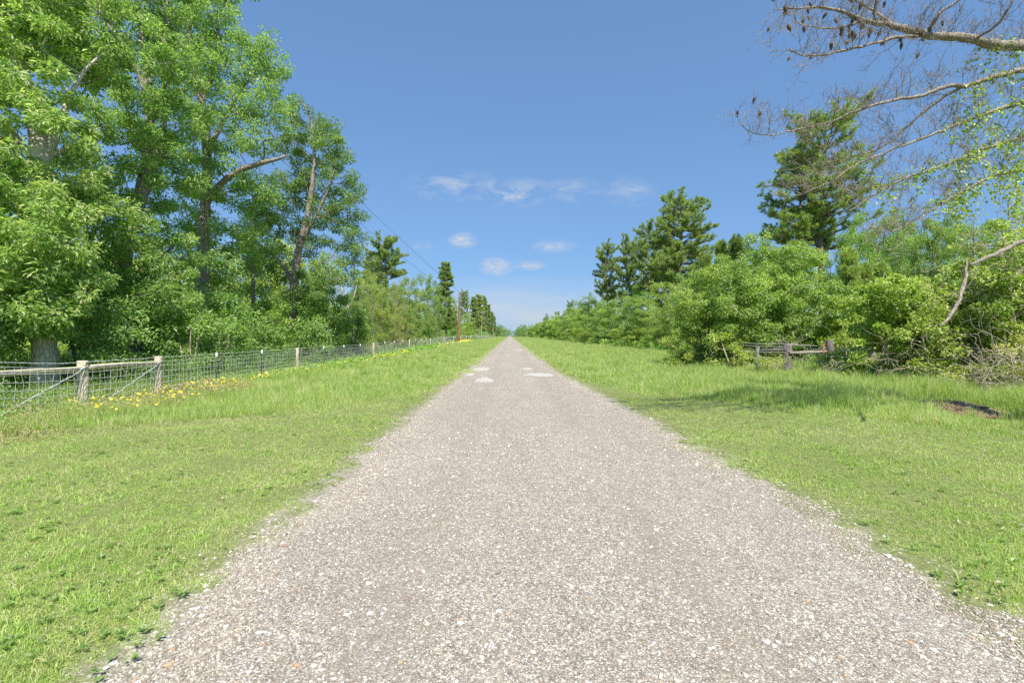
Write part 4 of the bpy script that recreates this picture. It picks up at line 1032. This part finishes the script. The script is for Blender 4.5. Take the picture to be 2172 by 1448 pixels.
undergrowth('undergrowth', 'dark leafy undergrowth on the shaded floor behind the left fence', 6500, lambda y, r: -10.0 - 6.5 * r.random(len(y)) ** 1.2, 8, 60, .5, .07, M_BROAD, 1, (.66, .70, .62, 1))
undergrowth('undergrowth', 'weedy undergrowth along the foot of the right thicket', 6000, lambda y, r: 14.4 - .9*sm(14,20,y)*0 + 3.0 * r.random(len(y)) + .5 * (vnoise(y, y * 0, 2.5, 8) - .5), 11, 90, .9, .055, M_VINE, 2, (1.1, 1.15, .9, 1))
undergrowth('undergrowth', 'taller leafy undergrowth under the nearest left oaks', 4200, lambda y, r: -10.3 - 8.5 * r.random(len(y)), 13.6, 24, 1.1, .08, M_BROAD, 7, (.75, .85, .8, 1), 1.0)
undergrowth('weeds', 'pale dry weeds around the two thick fence posts', 1500, lambda y, r: -9.6 + 1.6 * r.random(len(y)) ** 1.3, 7.5, 15, .32, .035, M_DRY, 3, (1.1, 1.15, .85, 1), 1.0, 9)
undergrowth('weeds', 'low green weeds along the left fence wire', 3500, lambda y, r: -9.9 + 1.1 * r.random(len(y)), 7.5, 60, .30, .045, M_VINE, 4, (1, 1.1, .9, 1), 1.4, 9)

# ------------------------------------------------------------------ left fence
FX = -9.5
fence = empty('wire_fence', (FX, 10.4, 0), 'long wire fence with round wooden posts and green steel posts along the left verge', 'fence')
def ch(mb, name, mat, parent, at):
    o = mb.build(name, mat, parent); o.location = Vector(at) - parent.location; return o
def wood_post(parent, x, y, h, rad, mat=M_POST, name='wooden_post', lean=0.0):
    m = MB(); zz = np.array([-.3, 0, h * .3, h * .6, h - .012, h]); rr = rad * np.array([1.06, 1.05, 1.02, .99, .98, .93])
    m.tube(np.stack([lean * zz, 0 * zz, zz], 1), rr, 18, lump=.008)
    return ch(m, name, mat, parent, (x, y, float(gz(x, y))))
posts = [5.6, 8.1, 10.49, 12.75]
for y in posts: wood_post(fence, FX, y, 1.235 - float(gz(FX, y)), .102 if y in (8.1, 10.49) else .09)
yw = 21.1; woods = []
while yw < 240: woods.append(yw); yw += 11.8
for y in woods: wood_post(fence, FX, y, 1.24, .065 if y < 100 else .075)
tposts = [15.27, 18.06] + [w + k * 2.95 for w in woods for k in (1, 2, 3)]
tposts = [y for y in tposts if y < 235][:60]
def tpost_mesh():
    m = MB(); m.box((0, 0, .52), (.007, .022, .60)); m.box((.018, 0, .52), (.018, .003, .60))
    for k in range(11): m.box((-.012, 0, .15 + k * .085), (.006, .006, .008))
    return m.mesh('steel_post', M_GREEN)
def tip_mesh():
    m = MB(); m.box((0, 0, 1.18), (.0105, .0255, .065)); m.box((.018, 0, 1.18), (.021, .0065, .065)); return m.mesh('white_tip', M_WHITE)
tpm, tim = tpost_mesh(), tip_mesh()
for y in tposts:
    s = 1.0 if y < 40 else min(3, 1 + (y - 40) / 60)
    z = float(gz(FX, y))
    o = bpy.data.objects.new('steel_post', tpm); COL.objects.link(o); o.parent = fence; o.location = (0, y - 10.4, z)
    t = bpy.data.objects.new('white_tip', tim); COL.objects.link(t); t.parent = o
# rails
for (ya, yb) in ((5.6, 8.1), (8.1, 10.49), (10.49, 12.75)):
    m = MB(); n = 12; k = np.linspace(0, 1, n)
    m.tube(np.stack([0 * k + .0, (ya + (yb - ya) * k) - ya, 1.07 + .012 * np.sin(k * 5)], 1), .064 - .008 * k, 14, lump=.012)
    ch(m, 'rail', M_POST, fence, (FX + .03, ya, 0))
    m = MB(); a = np.array([.10, .10, .12]); b = np.array([.10, yb - ya - .02, 1.08])
    for q in (0, .014): m.tube(np.stack([a * (1 - t) + b * t + [q, 0, .012 * math.sin(t * 40 + q * 200)] for t in np.linspace(0, 1, 30)]), .0055, 5)
    ch(m, 'brace_wire', M_WIRE, fence, (FX, ya, 0))
    m = MB(); m.tube([(0, -.17, 0), (0, .03, .075)], .011, 6); ch(m, 'brace_pin', M_WIRE, fence, (FX + .115, yb - .02, 1.05))
# woven wire
m = MB(); r = np.random.default_rng(9)
hs = [.07, .17, .28, .40, .53, .67, .82, .98, 1.10]
yy = np.concatenate([np.arange(3.5, 60, .25), np.arange(60, 235, 2.0)])
def wr(y): return np.maximum(.0040, y * .0001)
def wsag(y, k): return .012 * np.sin(y * 2.1 + k) + .01 * (vnoise(y, 0 * y + k, .8, 3) - .5)
for k, h in enumerate(hs):
    px_ = FX + .11 + .015 * (vnoise(yy, 0 * yy + k, 1.0, 2) - .5)
    pts = np.stack([px_, yy, gz(FX + 0 * yy, yy) + h + wsag(yy, k)], 1)
    m.frusta(pts[:-1], pts[1:], wr(yy[:-1]), wr(yy[1:]), 4)
yv = [3.5]
while yv[-1] < 75: yv.append(yv[-1] + (.155 if yv[-1] < 40 else .31 if yv[-1] < 70 else .62))
yv = np.array(yv); H = len(hs)
jit = r.normal(0, .016, (len(yv), H))
vx = np.full((len(yv), H), FX + .11); vz = np.stack([gz(FX + 0 * yv, yv) + h + wsag(yv, k) for k, h in enumerate(hs)], 1); vy = yv[:, None] + jit
VV = np.stack([vx, vy, vz], -1)
m.frusta(VV[:, :-1].reshape(-1, 3), VV[:, 1:].reshape(-1, 3), np.repeat(wr(yv) * .9, H - 1), np.repeat(wr(yv) * .9, H - 1), 3)
wob = m.build('wire_mesh', M_WIRE, fence); wob.location = -fence.location
m = MB(); yb_ = np.concatenate([np.arange(3.5, 60, .2), np.arange(60, 235, 2.0)])
for q in (0, 1.57):
    pts = np.stack([FX + .11 + .006 * np.cos(yb_ * 20 + q), yb_, gz(FX + 0 * yb_, yb_) + 1.20 + .006 * np.sin(yb_ * 20 + q)], 1)
    m.frusta(pts[:-1], pts[1:], wr(yb_[:-1]), wr(yb_[1:]), 4)
bb = np.arange(3.5, 40, .13); B0 = np.stack([FX + .11 + 0 * bb, bb, gz(FX + 0 * bb, bb) + 1.20], 1)
for q in range(2):
    dv = r.normal(size=B0.shape) * [.6, .5, 1]; dv /= np.linalg.norm(dv, axis=1)[:, None]
    m.frusta(B0 - dv * .02, B0 + dv * .02, .0022, .001, 3)
wob = m.build('barbed_wire', M_WIRE, fence); wob.location = -fence.location

# ------------------------------------------------------------------ utility poles and lines
def utility_pole(label, x, y, ztop, rad, mat, simple=False):
    z0 = float(gz(x, y)); e = empty('utility_pole', (x, y, z0), label, 'utility pole', 'utility poles along the left verge')
    m = MB(); zz = np.linspace(-.3, ztop - z0, 10); m.tube(np.stack([.012 * zz, 0 * zz, zz], 1), rad * (1.15 - .45 * zz / zz[-1]), 12); m.build('pole', mat, e)
    m = MB(); m.tube([(0, 0, 0), (0, 0, .10)], [.05, .035], 10); m.tube([(0, 0, .09), (0, 0, .16), (0, 0, .2), (0, 0, .26)], [.035, .07, .05, .03], 10)
    o = m.build('insulator', M_GREY, e); o.location = (.012 * (ztop - z0), 0, ztop - z0)
    m = MB(); m.tube([(0, 0, 0), (.16, 0, .02)], .03, 6); m.tube([(.16, 0, -.06), (.16, 0, .08)], .05, 8)
    o = m.build('bracket', M_GREY, e); o.location = (rad, 0, (ztop - z0) - 1.5)
    return e
utility_pole('red brown utility pole standing in the yellow flowers by the left fence', -9.15, 85, 9.45, .21, M_POLE)
utility_pole('thin grey utility pole farther down the left fence line', -9.1, 152, 8.3, .17, M_POLE2)
utility_pole('farthest faint utility pole on the left, near the end of the fence', -9.1, 260, 9.2, .17, M_POLE2)
def cable(label, pts, rad):
    m = MB(); A_ = []
    for a, b in zip(pts[:-1], pts[1:]):
        a = np.array(a, float); b = np.array(b, float)
        for t in np.linspace(0, 1, 26)[:-1]: A_.append(a * (1 - t) + b * t - np.array([0, 0, 1.0 * 4 * t * (1 - t) * .45]))
    A_.append(np.array(pts[-1], float)); A_ = np.array(A_)
    m.tube(A_, np.maximum(rad, np.abs(A_[:, 1]) * .00028), 5)
    tag(m.build('power_line', M_CABLE), label, 'power line', 'overhead power lines')
cable('upper overhead power line running along the left verge to the pole tops', [(-9.0, -25, 11.0), (-9.05, 85, 9.62), (-9.0, 152, 8.5), (-9.0, 260, 9.4)], .009)
cable('lower overhead power line parallel to the upper one on the left', [(-8.8, -25, 9.6), (-8.8, 85, 8.0), (-8.8, 152, 6.9), (-8.8, 260, 7.8)], .009)

# ------------------------------------------------------------------ right old fence
f2 = empty('old_fence', (15.0, 25, 0), 'old weathered wooden fence half buried in bushes on the right', 'fence')
def at_px(px, d): return PX(px, d), d
x, y = at_px(1607, 21.5); m = MB(); m.tube([(0, 0, -.2), (0, 0, 1.28)], .085, 14); ch(m, 'steel_post', plain('painted_green_post', (.13, .155, .13), .7), f2, (x, y, 0))
x, y = at_px(1668, 21.0); wood_post(f2, x, y, 1.42, .17, M_OLD, 'wooden_post', .05)
x, y = at_px(1762, 21.8); wood_post(f2, x, y, 1.60, .15, M_OLD, 'wooden_post', -.03)
x, y = at_px(1850, 17.2); wood_post(f2, x, y, 1.15, .12, M_OLD)
m = MB(); a = np.array([*at_px(1612, 21.4), 1.10]); b = np.array([*at_px(1668, 20.9), 1.16]); m.tube([a, (a + b) / 2 + [0, 0, .02], b], .06, 10); o = m.build('rail', M_OLD, f2); o.location = -f2.location
m = MB(); a = np.array([*at_px(1674, 20.8), 1.02]); b = np.array([*at_px(1752, 21.4), 1.06]); m.tube([a, (a + b) / 2, b], .07, 12, lump=.02); o = m.build('rail', M_POLE2, f2); o.location = -f2.location
x, y = at_px(1747, 20.6); m = MB(); m.tube([(0, 0, 0), (0, 0, 1.45)], .035, 8); ch(m, 'rusty_post', M_RUST, f2, (x, y, 0))
m = MB()
for h in (.45, .75, 1.05, 1.3, 1.42):
    a = np.array([at_px(1500, 30)[0], 30, h]); b = np.array([*at_px(1607, 21.4), h]); c_ = np.array([*at_px(1668, 20.8), h]); e_ = np.array([*at_px(1850, 17.2), h * .9]); m.tube([a, b, c_, e_], .008, 4)
o = m.build('barbed_wire', M_WIRE, f2); o.location = -f2.location
for k, d in enumerate([34, 38, 42, 46, 50, 56, 62, 70, 78, 88, 100, 112, 126]):
    o = wood_post(f2, 14.9, d, 1.15, .05 + d * .0004, M_POST)
    o.name = 'line_post'

# ------------------------------------------------------------------ dead pine with bare limbs (trunk stands outside the frame)
r = np.random.default_rng(21)
BX, BY = PX(2300, 9.2), 9.2
dp = empty('dead_pine', (BX, BY, 0), 'dead pine whose bare grey limbs with cones reach in from the right', 'dead tree')
m = MB(); zz = np.linspace(-.2, 13, 30); m.tube(np.stack([.1 * np.sin(zz * .4), .06 * np.sin(zz * .6), zz], 1), .30 * (1 - .6 * zz / 13), 16, lump=.04)
m.build('trunk', M_PBARK, dp)
limbs = [
 [(2300, 120, 9.2, .11), (2172, 98, 8.9, .095), (2100, 95, 8.7, .088), (2060, 80, 8.6, .08), (1975, 76, 8.4, .07), (1910, 58, 8.2, .058), (1850, 48, 8.1, .045), (1800, 30, 8.0, .034), (1745, 14, 7.9, .025), (1690, 18, 7.8, .016), (1640, 22, 7.7, .008)],
 [(1965, 74, 8.4, .035), (1900, 80, 8.1, .03), (1830, 98, 7.9, .024), (1760, 114, 7.7, .018), (1700, 122, 7.6, .012), (1674, 104, 7.6, .006)],
 [(1970, 74, 8.4, .035), (1978, 40, 8.2, .03), (2010, 18, 8.1, .022), (2050, -10, 8.0, .018)],
 [(1855, 48, 8.1, .03), (1860, 10, 8.0, .022), (1858, -30, 7.9, .016)],
 [(1830, 42, 8.1, .026), (1800, 60, 8.2, .02), (1740, 62, 8.2, .014), (1690, 48, 8.2, .008)],
 [(1900, 56, 8.2, .026), (1850, 22, 8.5, .02), (1800, -5, 8.7, .014)],
 [(2070, 84, 8.6, .03), (2110, 60, 8.3, .02), (2135, 30, 8.1, .014), (2150, -5, 8, .01)],
 [(2300, 150, 9.2, .075), (2172, 148, 8.9, .06), (2115, 160, 8.8, .052), (2060, 180, 8.7, .045), (2000, 186, 8.6, .04), (1950, 205, 8.5, .034), (1890, 213, 8.4, .029), (1820, 233, 8.3, .025), (1755, 262, 8.2, .02), (1680, 278, 8.1, .014), (1620, 290, 8.0, .010), (1590, 282, 7.9, .007), (1568, 262, 7.9, .004)],
 [(2045, 182, 8.7, .032), (1990, 212, 8.9, .028), (1930, 262, 9.1, .023), (1885, 305, 9.2, .018), (1835, 328, 9.3, .013), (1780, 336, 9.3, .007)],
 [(1750, 264, 8.2, .016), (1720, 300, 8.4, .01), (1700, 325, 8.5, .006)],
 [(2300, 205, 9.2, .06), (2172, 216, 9.0, .048), (2100, 237, 8.9, .04), (2030, 265, 8.8, .033), (1960, 292, 8.7, .026), (1880, 322, 8.6, .02), (1810, 352, 8.5, .015), (1760, 388, 8.4, .01), (1700, 412, 8.3, .006)],
 [(2300, 280, 9.2, .055), (2172, 288, 9.0, .042), (2100, 310, 8.9, .034), (2010, 347, 8.8, .027), (1940, 372, 8.7, .022), (1880, 396, 8.6, .017), (1830, 428, 8.5, .012), (1795, 452, 8.4, .006)],
 [(1885, 394, 8.6, .013), (1840, 398, 8.8, .009), (1790, 410, 8.9, .005)],
 [(2300, 352, 9.2, .055), (2172, 358, 9.0, .042), (2110, 370, 8.9, .036), (2050, 402, 8.8, .029), (2000, 430, 8.7, .022), (1950, 462, 8.6, .016), (1900, 488, 8.5, .01), (1862, 502, 8.5, .005)],
 [(1960, 456, 8.6, .012), (1920, 505, 8.6, .009), (1890, 538, 8.6, .006), (1860, 528, 8.6, .003)],
 [(2300, 480, 9.2, .06), (2172, 508, 9.0, .048), (2130, 530, 8.9, .042), (2095, 545, 8.8, .036), (2058, 562, 8.7, .03)]]
TW_A, TW_B, TW_R0, TW_R1, tips = [], [], [], [], []
def twig(p, d, L, rad, lvl):
    n = 3; q = p
    for s_ in range(n):
        d = d + r.normal(0, .25, 3) + np.array([0, 0, .12]); d /= np.linalg.norm(d)
        e = q + d * L / n
        TW_A.append(q); TW_B.append(e); TW_R0.append(rad * (1 - .25 * s_)); TW_R1.append(rad * (1 - .25 * (s_ + 1)))
        if lvl > 0:
            for _ in range(2 if s_ else 1):
                dd = d + r.normal(0, .75, 3); dd /= np.linalg.norm(dd); twig(e, dd, L * r.uniform(.45, .75), rad * .62, lvl - 1)
        q = e
    tips.append(q)
def smooth_pts(a, k):
    a = np.array(a); seg = np.r_[0, np.cumsum(np.linalg.norm(np.diff(a[:, :3], axis=0), axis=1))]
    s = np.linspace(0, seg[-1], k); o = np.stack([np.interp(s, seg, a[:, i]) for i in range(4)], 1)
    for _ in range(2): o[1:-1, :3] = o[1:-1, :3] * .5 + (o[:-2, :3] + o[2:, :3]) * .25
    return o
for li, lb in enumerate(limbs):
    a = [(*P(px, py, d), rd) for px, py, d, rd in lb]
    L_len = sum(np.linalg.norm(np.array(a[i][:3]) - np.array(a[i + 1][:3])) for i in range(len(a) - 1))
    o_ = smooth_pts(a, max(8, int(L_len / .12))); o_[1:-1, :3] += r.normal(0, .008, (len(o_) - 2, 3))
    if li in (0, 7, 10, 11, 13, 15): o_[0, :3] = [BX, BY, o_[0, 2]]
    m = MB(); m.tube(o_[:, :3], o_[:, 3] * .9, 8, lump=.10)
    o = m.build('limb', M_DEAD, dp); o.location = -dp.location
    for i in range(2, len(o_)):
        f = i / len(o_)
        if o_[i, 0] > PX(2200, o_[i, 1]): continue
        if li == 15: continue
        for _ in range(1 + (r.random() < .5) if f > .3 or li in (1, 4, 5, 9, 12, 14) else (r.random() < .75)):
            t = o_[i, :3] - o_[i - 1, :3]; t /= np.linalg.norm(t)
            d_ = t * .5 + r.normal(0, .5, 3) + np.array([0, 0, .35]); d_ /= np.linalg.norm(d_)
            twig(o_[i, :3], d_, r.uniform(.2, .5), .0068, 2 if r.random() < .75 else 1)
m = MB(); m.frusta(np.array(TW_A), np.array(TW_B), np.maximum(np.array(TW_R0), .0022), np.maximum(np.array(TW_R1), .0018), 3)
o = m.build('twigs', M_DEAD, dp); o.location = -dp.location
print('twigs', len(TW_A))
# cones
def cone_mesh():
    m = MB(); zz = np.array([0, .012, .03, .05, .066, .078]); rr = np.array([.006, .022, .028, .022, .012, .003])
    m.tube(np.stack([0 * zz, 0 * zz, -zz], 1), rr, 9, lump=.08)
    for k in range(26):
        a = k * 2.4; z = -(.008 + .06 * k / 26); q = np.interp(-z, zz, rr)
        c = np.array([math.cos(a) * q, math.sin(a) * q, z]); n_ = np.array([math.cos(a), math.sin(a), -.3])
        s = np.array([-math.sin(a), math.cos(a), 0]); u_ = np.cross(n_, s)
        m.add([c - s * .007 - n_ * .004, c + s * .007 - n_ * .004, c + n_ * .011 + u_ * .004], [[0, 1, 2]], .5, False)
    return m.mesh('cone', M_CONE)
cmh = cone_mesh(); tp = np.array(tips)
pxs = VX + tp[:, 0] / tp[:, 1] * F; pys = VY - (tp[:, 2] - CH) / tp[:, 1] * F
sel = np.where((pxs > 1560) & (pxs < 2000) & (pys > -20) & (pys < 300) & ((pys < 140) | (pxs < 1640)))[0]
r.shuffle(sel)
for k in sel[:60]:
    o = bpy.data.objects.new('pine_cone', cmh); COL.objects.link(o); o.parent = dp; o.location = Vector(tp[k]) - dp.location
    o.rotation_euler = (r.uniform(-.5, .5), r.uniform(-.5, .5), 0); s = r.uniform(.8, 1.25); o.scale = (s * .8, s * .8, s * 1.45)
# broken hanging branch
m = MB(); a = [(*P(px, py, d), rd) for px, py, d, rd in [(2050, 548, 8.75, .012), (2052, 575, 8.7, .024), (2042, 610, 8.6, .034), (2032, 640, 8.5, .032), (2012, 675, 8.4, .026), (1993, 692, 8.3, .013)]]
o_ = smooth_pts(a, 16); o_[1:-1, :3] += r.normal(0, .012, (14, 3)); m.tube(o_[:, :3], o_[:, 3], 8, lump=.08)
tag(m.build('broken_branch', M_DEAD), 'broken grey branch hanging down from the lowest dead limb', 'branch')

# climbing vine on the limbs
vine = empty('climbing_vine', (BX - .2, BY, 0), 'leafy climbing vine hanging over the dead pine limbs at the right edge', 'vine')
ms, mlv = MB(), MB(); PS, DS = [], []
for li, (p0, n) in {10: (2010, 13), 11: (1870, 22), 13: (1970, 20), 7: (2040, 12), 0: (2090, 7)}.items():
    a = [(*P(px, py, d), rd) for px, py, d, rd in limbs[li]]; o_ = smooth_pts(a, 120)
    pp = VX + o_[:, 0] / o_[:, 1] * F; ok = np.where((pp > p0) & (pp < 2260))[0]
    for _ in range(n):
        i = ok[int(len(ok) * (1 - r.random() ** 1.0 * .999))]; q = o_[i, :3].copy(); pts = [q.copy()]
        L = r.uniform(.25, 1.3) * (.5 + .9 * (pp[i] - p0) / (2200 - p0)); st = int(L / .07) + 2
        d_ = r.normal(0, .5, 3)
        for s_ in range(st):
            d_ = d_ * .8 + r.normal(0, .25, 3) + [0, 0, -.25]; q = q + d_ / np.linalg.norm(d_) * .07; pts.append(q.copy())
            for _k in range(3): PS.append(q + r.normal(0, .05, 3)); DS.append(r.normal(0, .6, 3) + [0, 0, -.6])
        ms.tube(pts, .003, 4)
    for i in ok[::1]:
        for _k in range(5 if vnoise(i, 0, 6.0, li) > .4 else 1): PS.append(o_[i, :3] + r.normal(0, .09, 3)); DS.append(r.normal(0, .7, 3) + [0, 0, -.3])
PS, DS = np.array(PS), np.array(DS); n = len(PS); sz = r.uniform(.04, .08, n)
mlv.leaves(PS, DS, r.normal(0, .7, (n, 3)) + [0, -.2, .5], sz, sz * .85, np.clip(r.normal(.5, .2, n), 0, 1))
o = ms.build('vine_stem', M_TWIG, vine); o.location = -vine.location
o = mlv.build('leaves', M_VINE, vine); o.location = -vine.location; o.color = (1.05, 1.0, .8, 1)
print('vine leaves', n)

# tangled bare vines and dry canes on the right thicket
def tangle(label, px, py, rx, ry, d, n, seed, rad=.006, wild=.35):
    r = np.random.default_rng(seed); c0 = P(px, py, d); m = MB()
    for _ in range(n):
        q = c0 + np.array([r.uniform(-rx, rx) / F * d, r.uniform(-.7, .7), r.uniform(-ry, ry) / F * d]); q[2] = max(q[2], .05)
        d_ = r.normal(0, 1, 3) + [0, 0, .3]; pts = [q.copy()]
        for s_ in range(r.integers(7, 18)):
            d_ = d_ / np.linalg.norm(d_) + r.normal(0, wild, 3) + [0, 0, -.03]; q = q + d_ / np.linalg.norm(d_) * .12; q[2] = max(q[2], .02); pts.append(q.copy())
        m.tube(pts, rad * np.linspace(1.2, .5, len(pts)), 4, cap=False)
    tag(m.build('tangled_vines', M_TWIG), label, 'dry vines', 'dry tangled vines on the right thicket')
tangle('bare tangled vines draped around the broken hanging branch', 2050, 650, 90, 80, 15.2, 70, 31)
tangle('dry grey canes heaped at the right edge above the ground', 2130, 790, 80, 55, 12.9, 125, 32, .006)
tangle('bare twigs between the vine mound and the needle pile', 1950, 770, 80, 40, 15.6, 80, 33, .006)
tangle('dry stems around the old wooden fence posts', 1670, 740, 50, 40, 21.8, 40, 34, .007)
tangle('bare vines high on the right edge thicket', 2150, 600, 60, 90, 13.8, 45, 35)
tangle('dry stems under the low bramble in front of the fence rail', 1780, 770, 60, 25, 18.4, 40, 36, .006)

# brown pine needle pile
r = np.random.default_rng(44); cx_, cy_ = PX(2020, 11.4), 11.4
pile = empty('needle_pile', (cx_, cy_, float(gz(cx_, cy_))), 'brown heap of dead pine needles in the grass on the right', 'needle pile')
m = MB(); n = 24; k = 7; V = [(0, 0, .15)]
for i in range(1, k):
    for j in range(n):
        a = j / n * 6.283; rr = i / (k - 1); q = rr * (1 + .25 * math.sin(3 * a + 1) + .1 * math.sin(7 * a))
        V.append((math.cos(a) * q * .62, math.sin(a) * q * .9, .15 * (1 - rr ** 2) * (1 + .5 * math.sin(5 * a + i) + .35 * math.sin(9 * a + 2 * i)) - .01))
Fq = [[1 + (i - 1) * n + j, 1 + (i - 1) * n + (j + 1) % n, 1 + i * n + (j + 1) % n, 1 + i * n + j] for i in range(1, k - 1) for j in range(n)]
m.add(V, Fq); m.F.append(np.array([[0, 1 + j, 1 + (j + 1) % n] for j in range(n)]) + m.n - len(V)); m.A.append(np.full(n, .5, np.float32)); m.SM.append(np.full(n, True)); m.MI.append(np.zeros(n))
m.build('heap', bark_mat('dead_needles', (.34, .23, .14), (.60, .45, .30), 30, .25), pile)
m = MB(); n = 15000; a = r.random(n) * 6.283; q = r.random(n) ** .6 * 1.25
pos = np.stack([np.cos(a) * q * .62, np.sin(a) * q * .95, .16 * np.clip(1 - q ** 2, 0, 1) + .01 + .04 * r.random(n)], 1)
d_ = r.normal(size=(n, 3)) * [1, 1, .35]
m.leaves(pos, d_, r.normal(0, .5, (n, 3)) + [0, -.2, 1], .11, .009, r.random(n), 0.02); m.build('dead_needles', M_DRY, pile)
m = MB(); m.tube([(-.38, -.5, .12), (0, -.62, .19), (.32, -.52, .15)], .024, 8); m.build('stick', M_OLD, pile)

# ------------------------------------------------------------------ wild flowers along the left fence
def flowers(name, label, cx, cy, n, r, size, mat):
    """small daisies: petals around a core on thin stems"""
    z = gz(cx, cy); h = .22 + .22 * r.random(n)
    m = MB(); top = np.stack([cx + r.normal(0, .03, n), cy + r.normal(0, .03, n), z + h], 1)
    m.frusta(np.stack([cx, cy, z], 1), top, .0025, .002, 3, .3)
    st_f = len(m.F)
    s = np.maximum(size, cy * .0011) * (.7 + .6 * r.random(n))
    nrm = r.normal(0, .35, (n, 3)) + [.25, -.45, 1]; nrm /= np.linalg.norm(nrm, axis=1)[:, None]
    a0 = np.cross(nrm, [0, 1, 0.1]); a0 /= np.linalg.norm(a0, axis=1)[:, None]; b0 = np.cross(nrm, a0)
    pet = MB(); K = 8
    for k in range(K):
        an = k / K * 6.283; dd = a0 * math.cos(an) + b0 * math.sin(an)
        pet.leaves(top + dd * (s * .15)[:, None], dd, nrm, s, s * .55, r.random(n), .04)
    core = top + nrm * .006
    ring = np.stack([core + (a0 * math.cos(k / 6 * 6.283) + b0 * math.sin(k / 6 * 6.283)) * (s * .3)[:, None] for k in range(6)], 1)
    base = m.n
    e = MB(); e.V, e.F, e.A, e.SM, e.MI, e.n = m.V, m.F, m.A, m.SM, m.MI, m.n
    e.add(np.concatenate(pet.V), np.concatenate(pet.F), .5, False, 1)
    e.add(ring.reshape(-1, 3), np.arange(n * 6).reshape(-1, 6), .5, False, 2)
    tag(e.build(name, [M_TALL, mat, M_CORE]), label, None, None, 'stuff')
r = np.random.default_rng(55); cx, cy = [], []
for (y0, y1, n, x0, x1) in [(10.2, 13.6, 75, -9.5, -8.1), (8.9, 11, 26, -9.3, -7.7), (13.4, 15.6, 55, -9.6, -9.0), (16.2, 18.8, 40, -9.4, -8.7), (19, 22.5, 50, -9.5, -8.6), (22.5, 34, 150, -9.6, -8.5), (34, 55, 160, -9.5, -8.6), (55, 95, 130, -9.7, -8.0)]:
    nc = max(3, n // 5); ccx, ccy = r.uniform(x0, x1, nc), r.uniform(y0, y1, nc); k = r.integers(0, nc, n)
    cx += list(ccx[k] + r.normal(0, .13, n)); cy += list(ccy[k] + r.normal(0, .25, n))
flowers('yellow_wildflowers', 'yellow daisies growing along the left wire fence', np.array(cx), np.array(cy), len(cx), r, .027, M_PETAL)

# tufts of coarser grass in the tall strips (uncountable)
m = MB(); r = np.random.default_rng(66); n = 900
xx = np.concatenate([r.uniform(-9.3, -4, 250), r.uniform(5, 14.5, 650)]); yy = np.concatenate([r.uniform(9.5, 40, 250), 9 + 36 * r.random(650) ** 1.3])
ok = np.where(xx < 0, yy > cutL(xx) + .3, yy > cutR(xx) + .3); xx, yy = xx[ok], yy[ok]
k = 34; X = np.repeat(xx, k) + r.normal(0, .05, len(xx) * k); Y = np.repeat(yy, k) + r.normal(0, .05, len(xx) * k)
H_ = np.repeat(.22 + .25 * r.random(len(xx)), k) * (.6 + .6 * r.random(len(X)))
add_blades(m, X, Y, H_, np.maximum(.006, Y * .0007), np.clip(np.repeat(r.normal(.4, .25, len(xx)), k) + r.normal(0, .08, len(X)), 0, 1), r, .5, .8, True)
tag(m.build('grass_tufts', M_TALL), 'coarse taller grass tufts in the unmown verges', None, None, 'stuff')
print('faces', sum(len(o.data.polygons) for o in bpy.data.objects if o.type == 'MESH'))


# broad-leaved weeds and bits of dead leaf in the mown turf
r = np.random.default_rng(71); n = 2300
yy_ = 2.4 + 12 * r.random(n) ** 1.1; xx_ = r.uniform(-1, 1, n) * (1.13 * yy_ + .3)
o_ = np.maximum(edgeL(yy_) - xx_, xx_ - edgeR(yy_)); k_ = (o_ > 0.0) & (vnoise(xx_, yy_, .7, 61) > .5) & (yy_ < np.where(xx_ < 0, cutL(xx_), cutR(xx_)))
xx_, yy_ = xx_[k_], yy_[k_]; per = 9; X = np.repeat(xx_, per); Y = np.repeat(yy_, per); a = r.random(len(X)) * 6.283
d = np.stack([np.cos(a), np.sin(a), .25 + .5 * r.random(len(X))], 1)
pos = np.stack([X + np.cos(a) * .006, Y + np.sin(a) * .006, gz(X, Y) + .025], 1)
m = MB(); m.leaves(pos, d, np.tile([0., 0, 1.], (len(X), 1)) + r.normal(0, .15, (len(X), 3)), np.repeat(.022 + .03 * r.random(len(xx_)), per), np.repeat(.012 + .014 * r.random(len(xx_)), per), np.clip(r.normal(.3, .2, len(X)), 0, 1))
o = m.build('weeds', M_BROAD); o.color = (1.12, 1.1, 1.0, 1); tag(o, 'flat broad leaved weeds in the short mown turf', None, None, 'stuff')
n = 1500; yy_ = 2.4 + 12 * r.random(n); xx_ = r.uniform(-1, 1, n) * (1.13 * yy_ + .3); o_ = np.maximum(edgeL(yy_) - xx_, xx_ - edgeR(yy_)); k_ = (o_ > -.3) & (vnoise(xx_, yy_, .8, 63) > .55)
xx_, yy_ = xx_[k_], yy_[k_]; n = len(xx_)
m = MB(); m.leaves(np.stack([xx_, yy_, gz(xx_, yy_) + .03 * (o_[k_] > .15) + .012], 1), r.normal(size=(n, 3)) * [1, 1, .15], r.normal(0, .2, (n, 3)) + [0, 0, 1], .03 + .04 * r.random(n), .012 + .02 * r.random(n), r.random(n))
tag(m.build('fallen_leaves', M_DRY), 'scattered dead leaf bits in the grass beside the road', None, None, 'stuff')
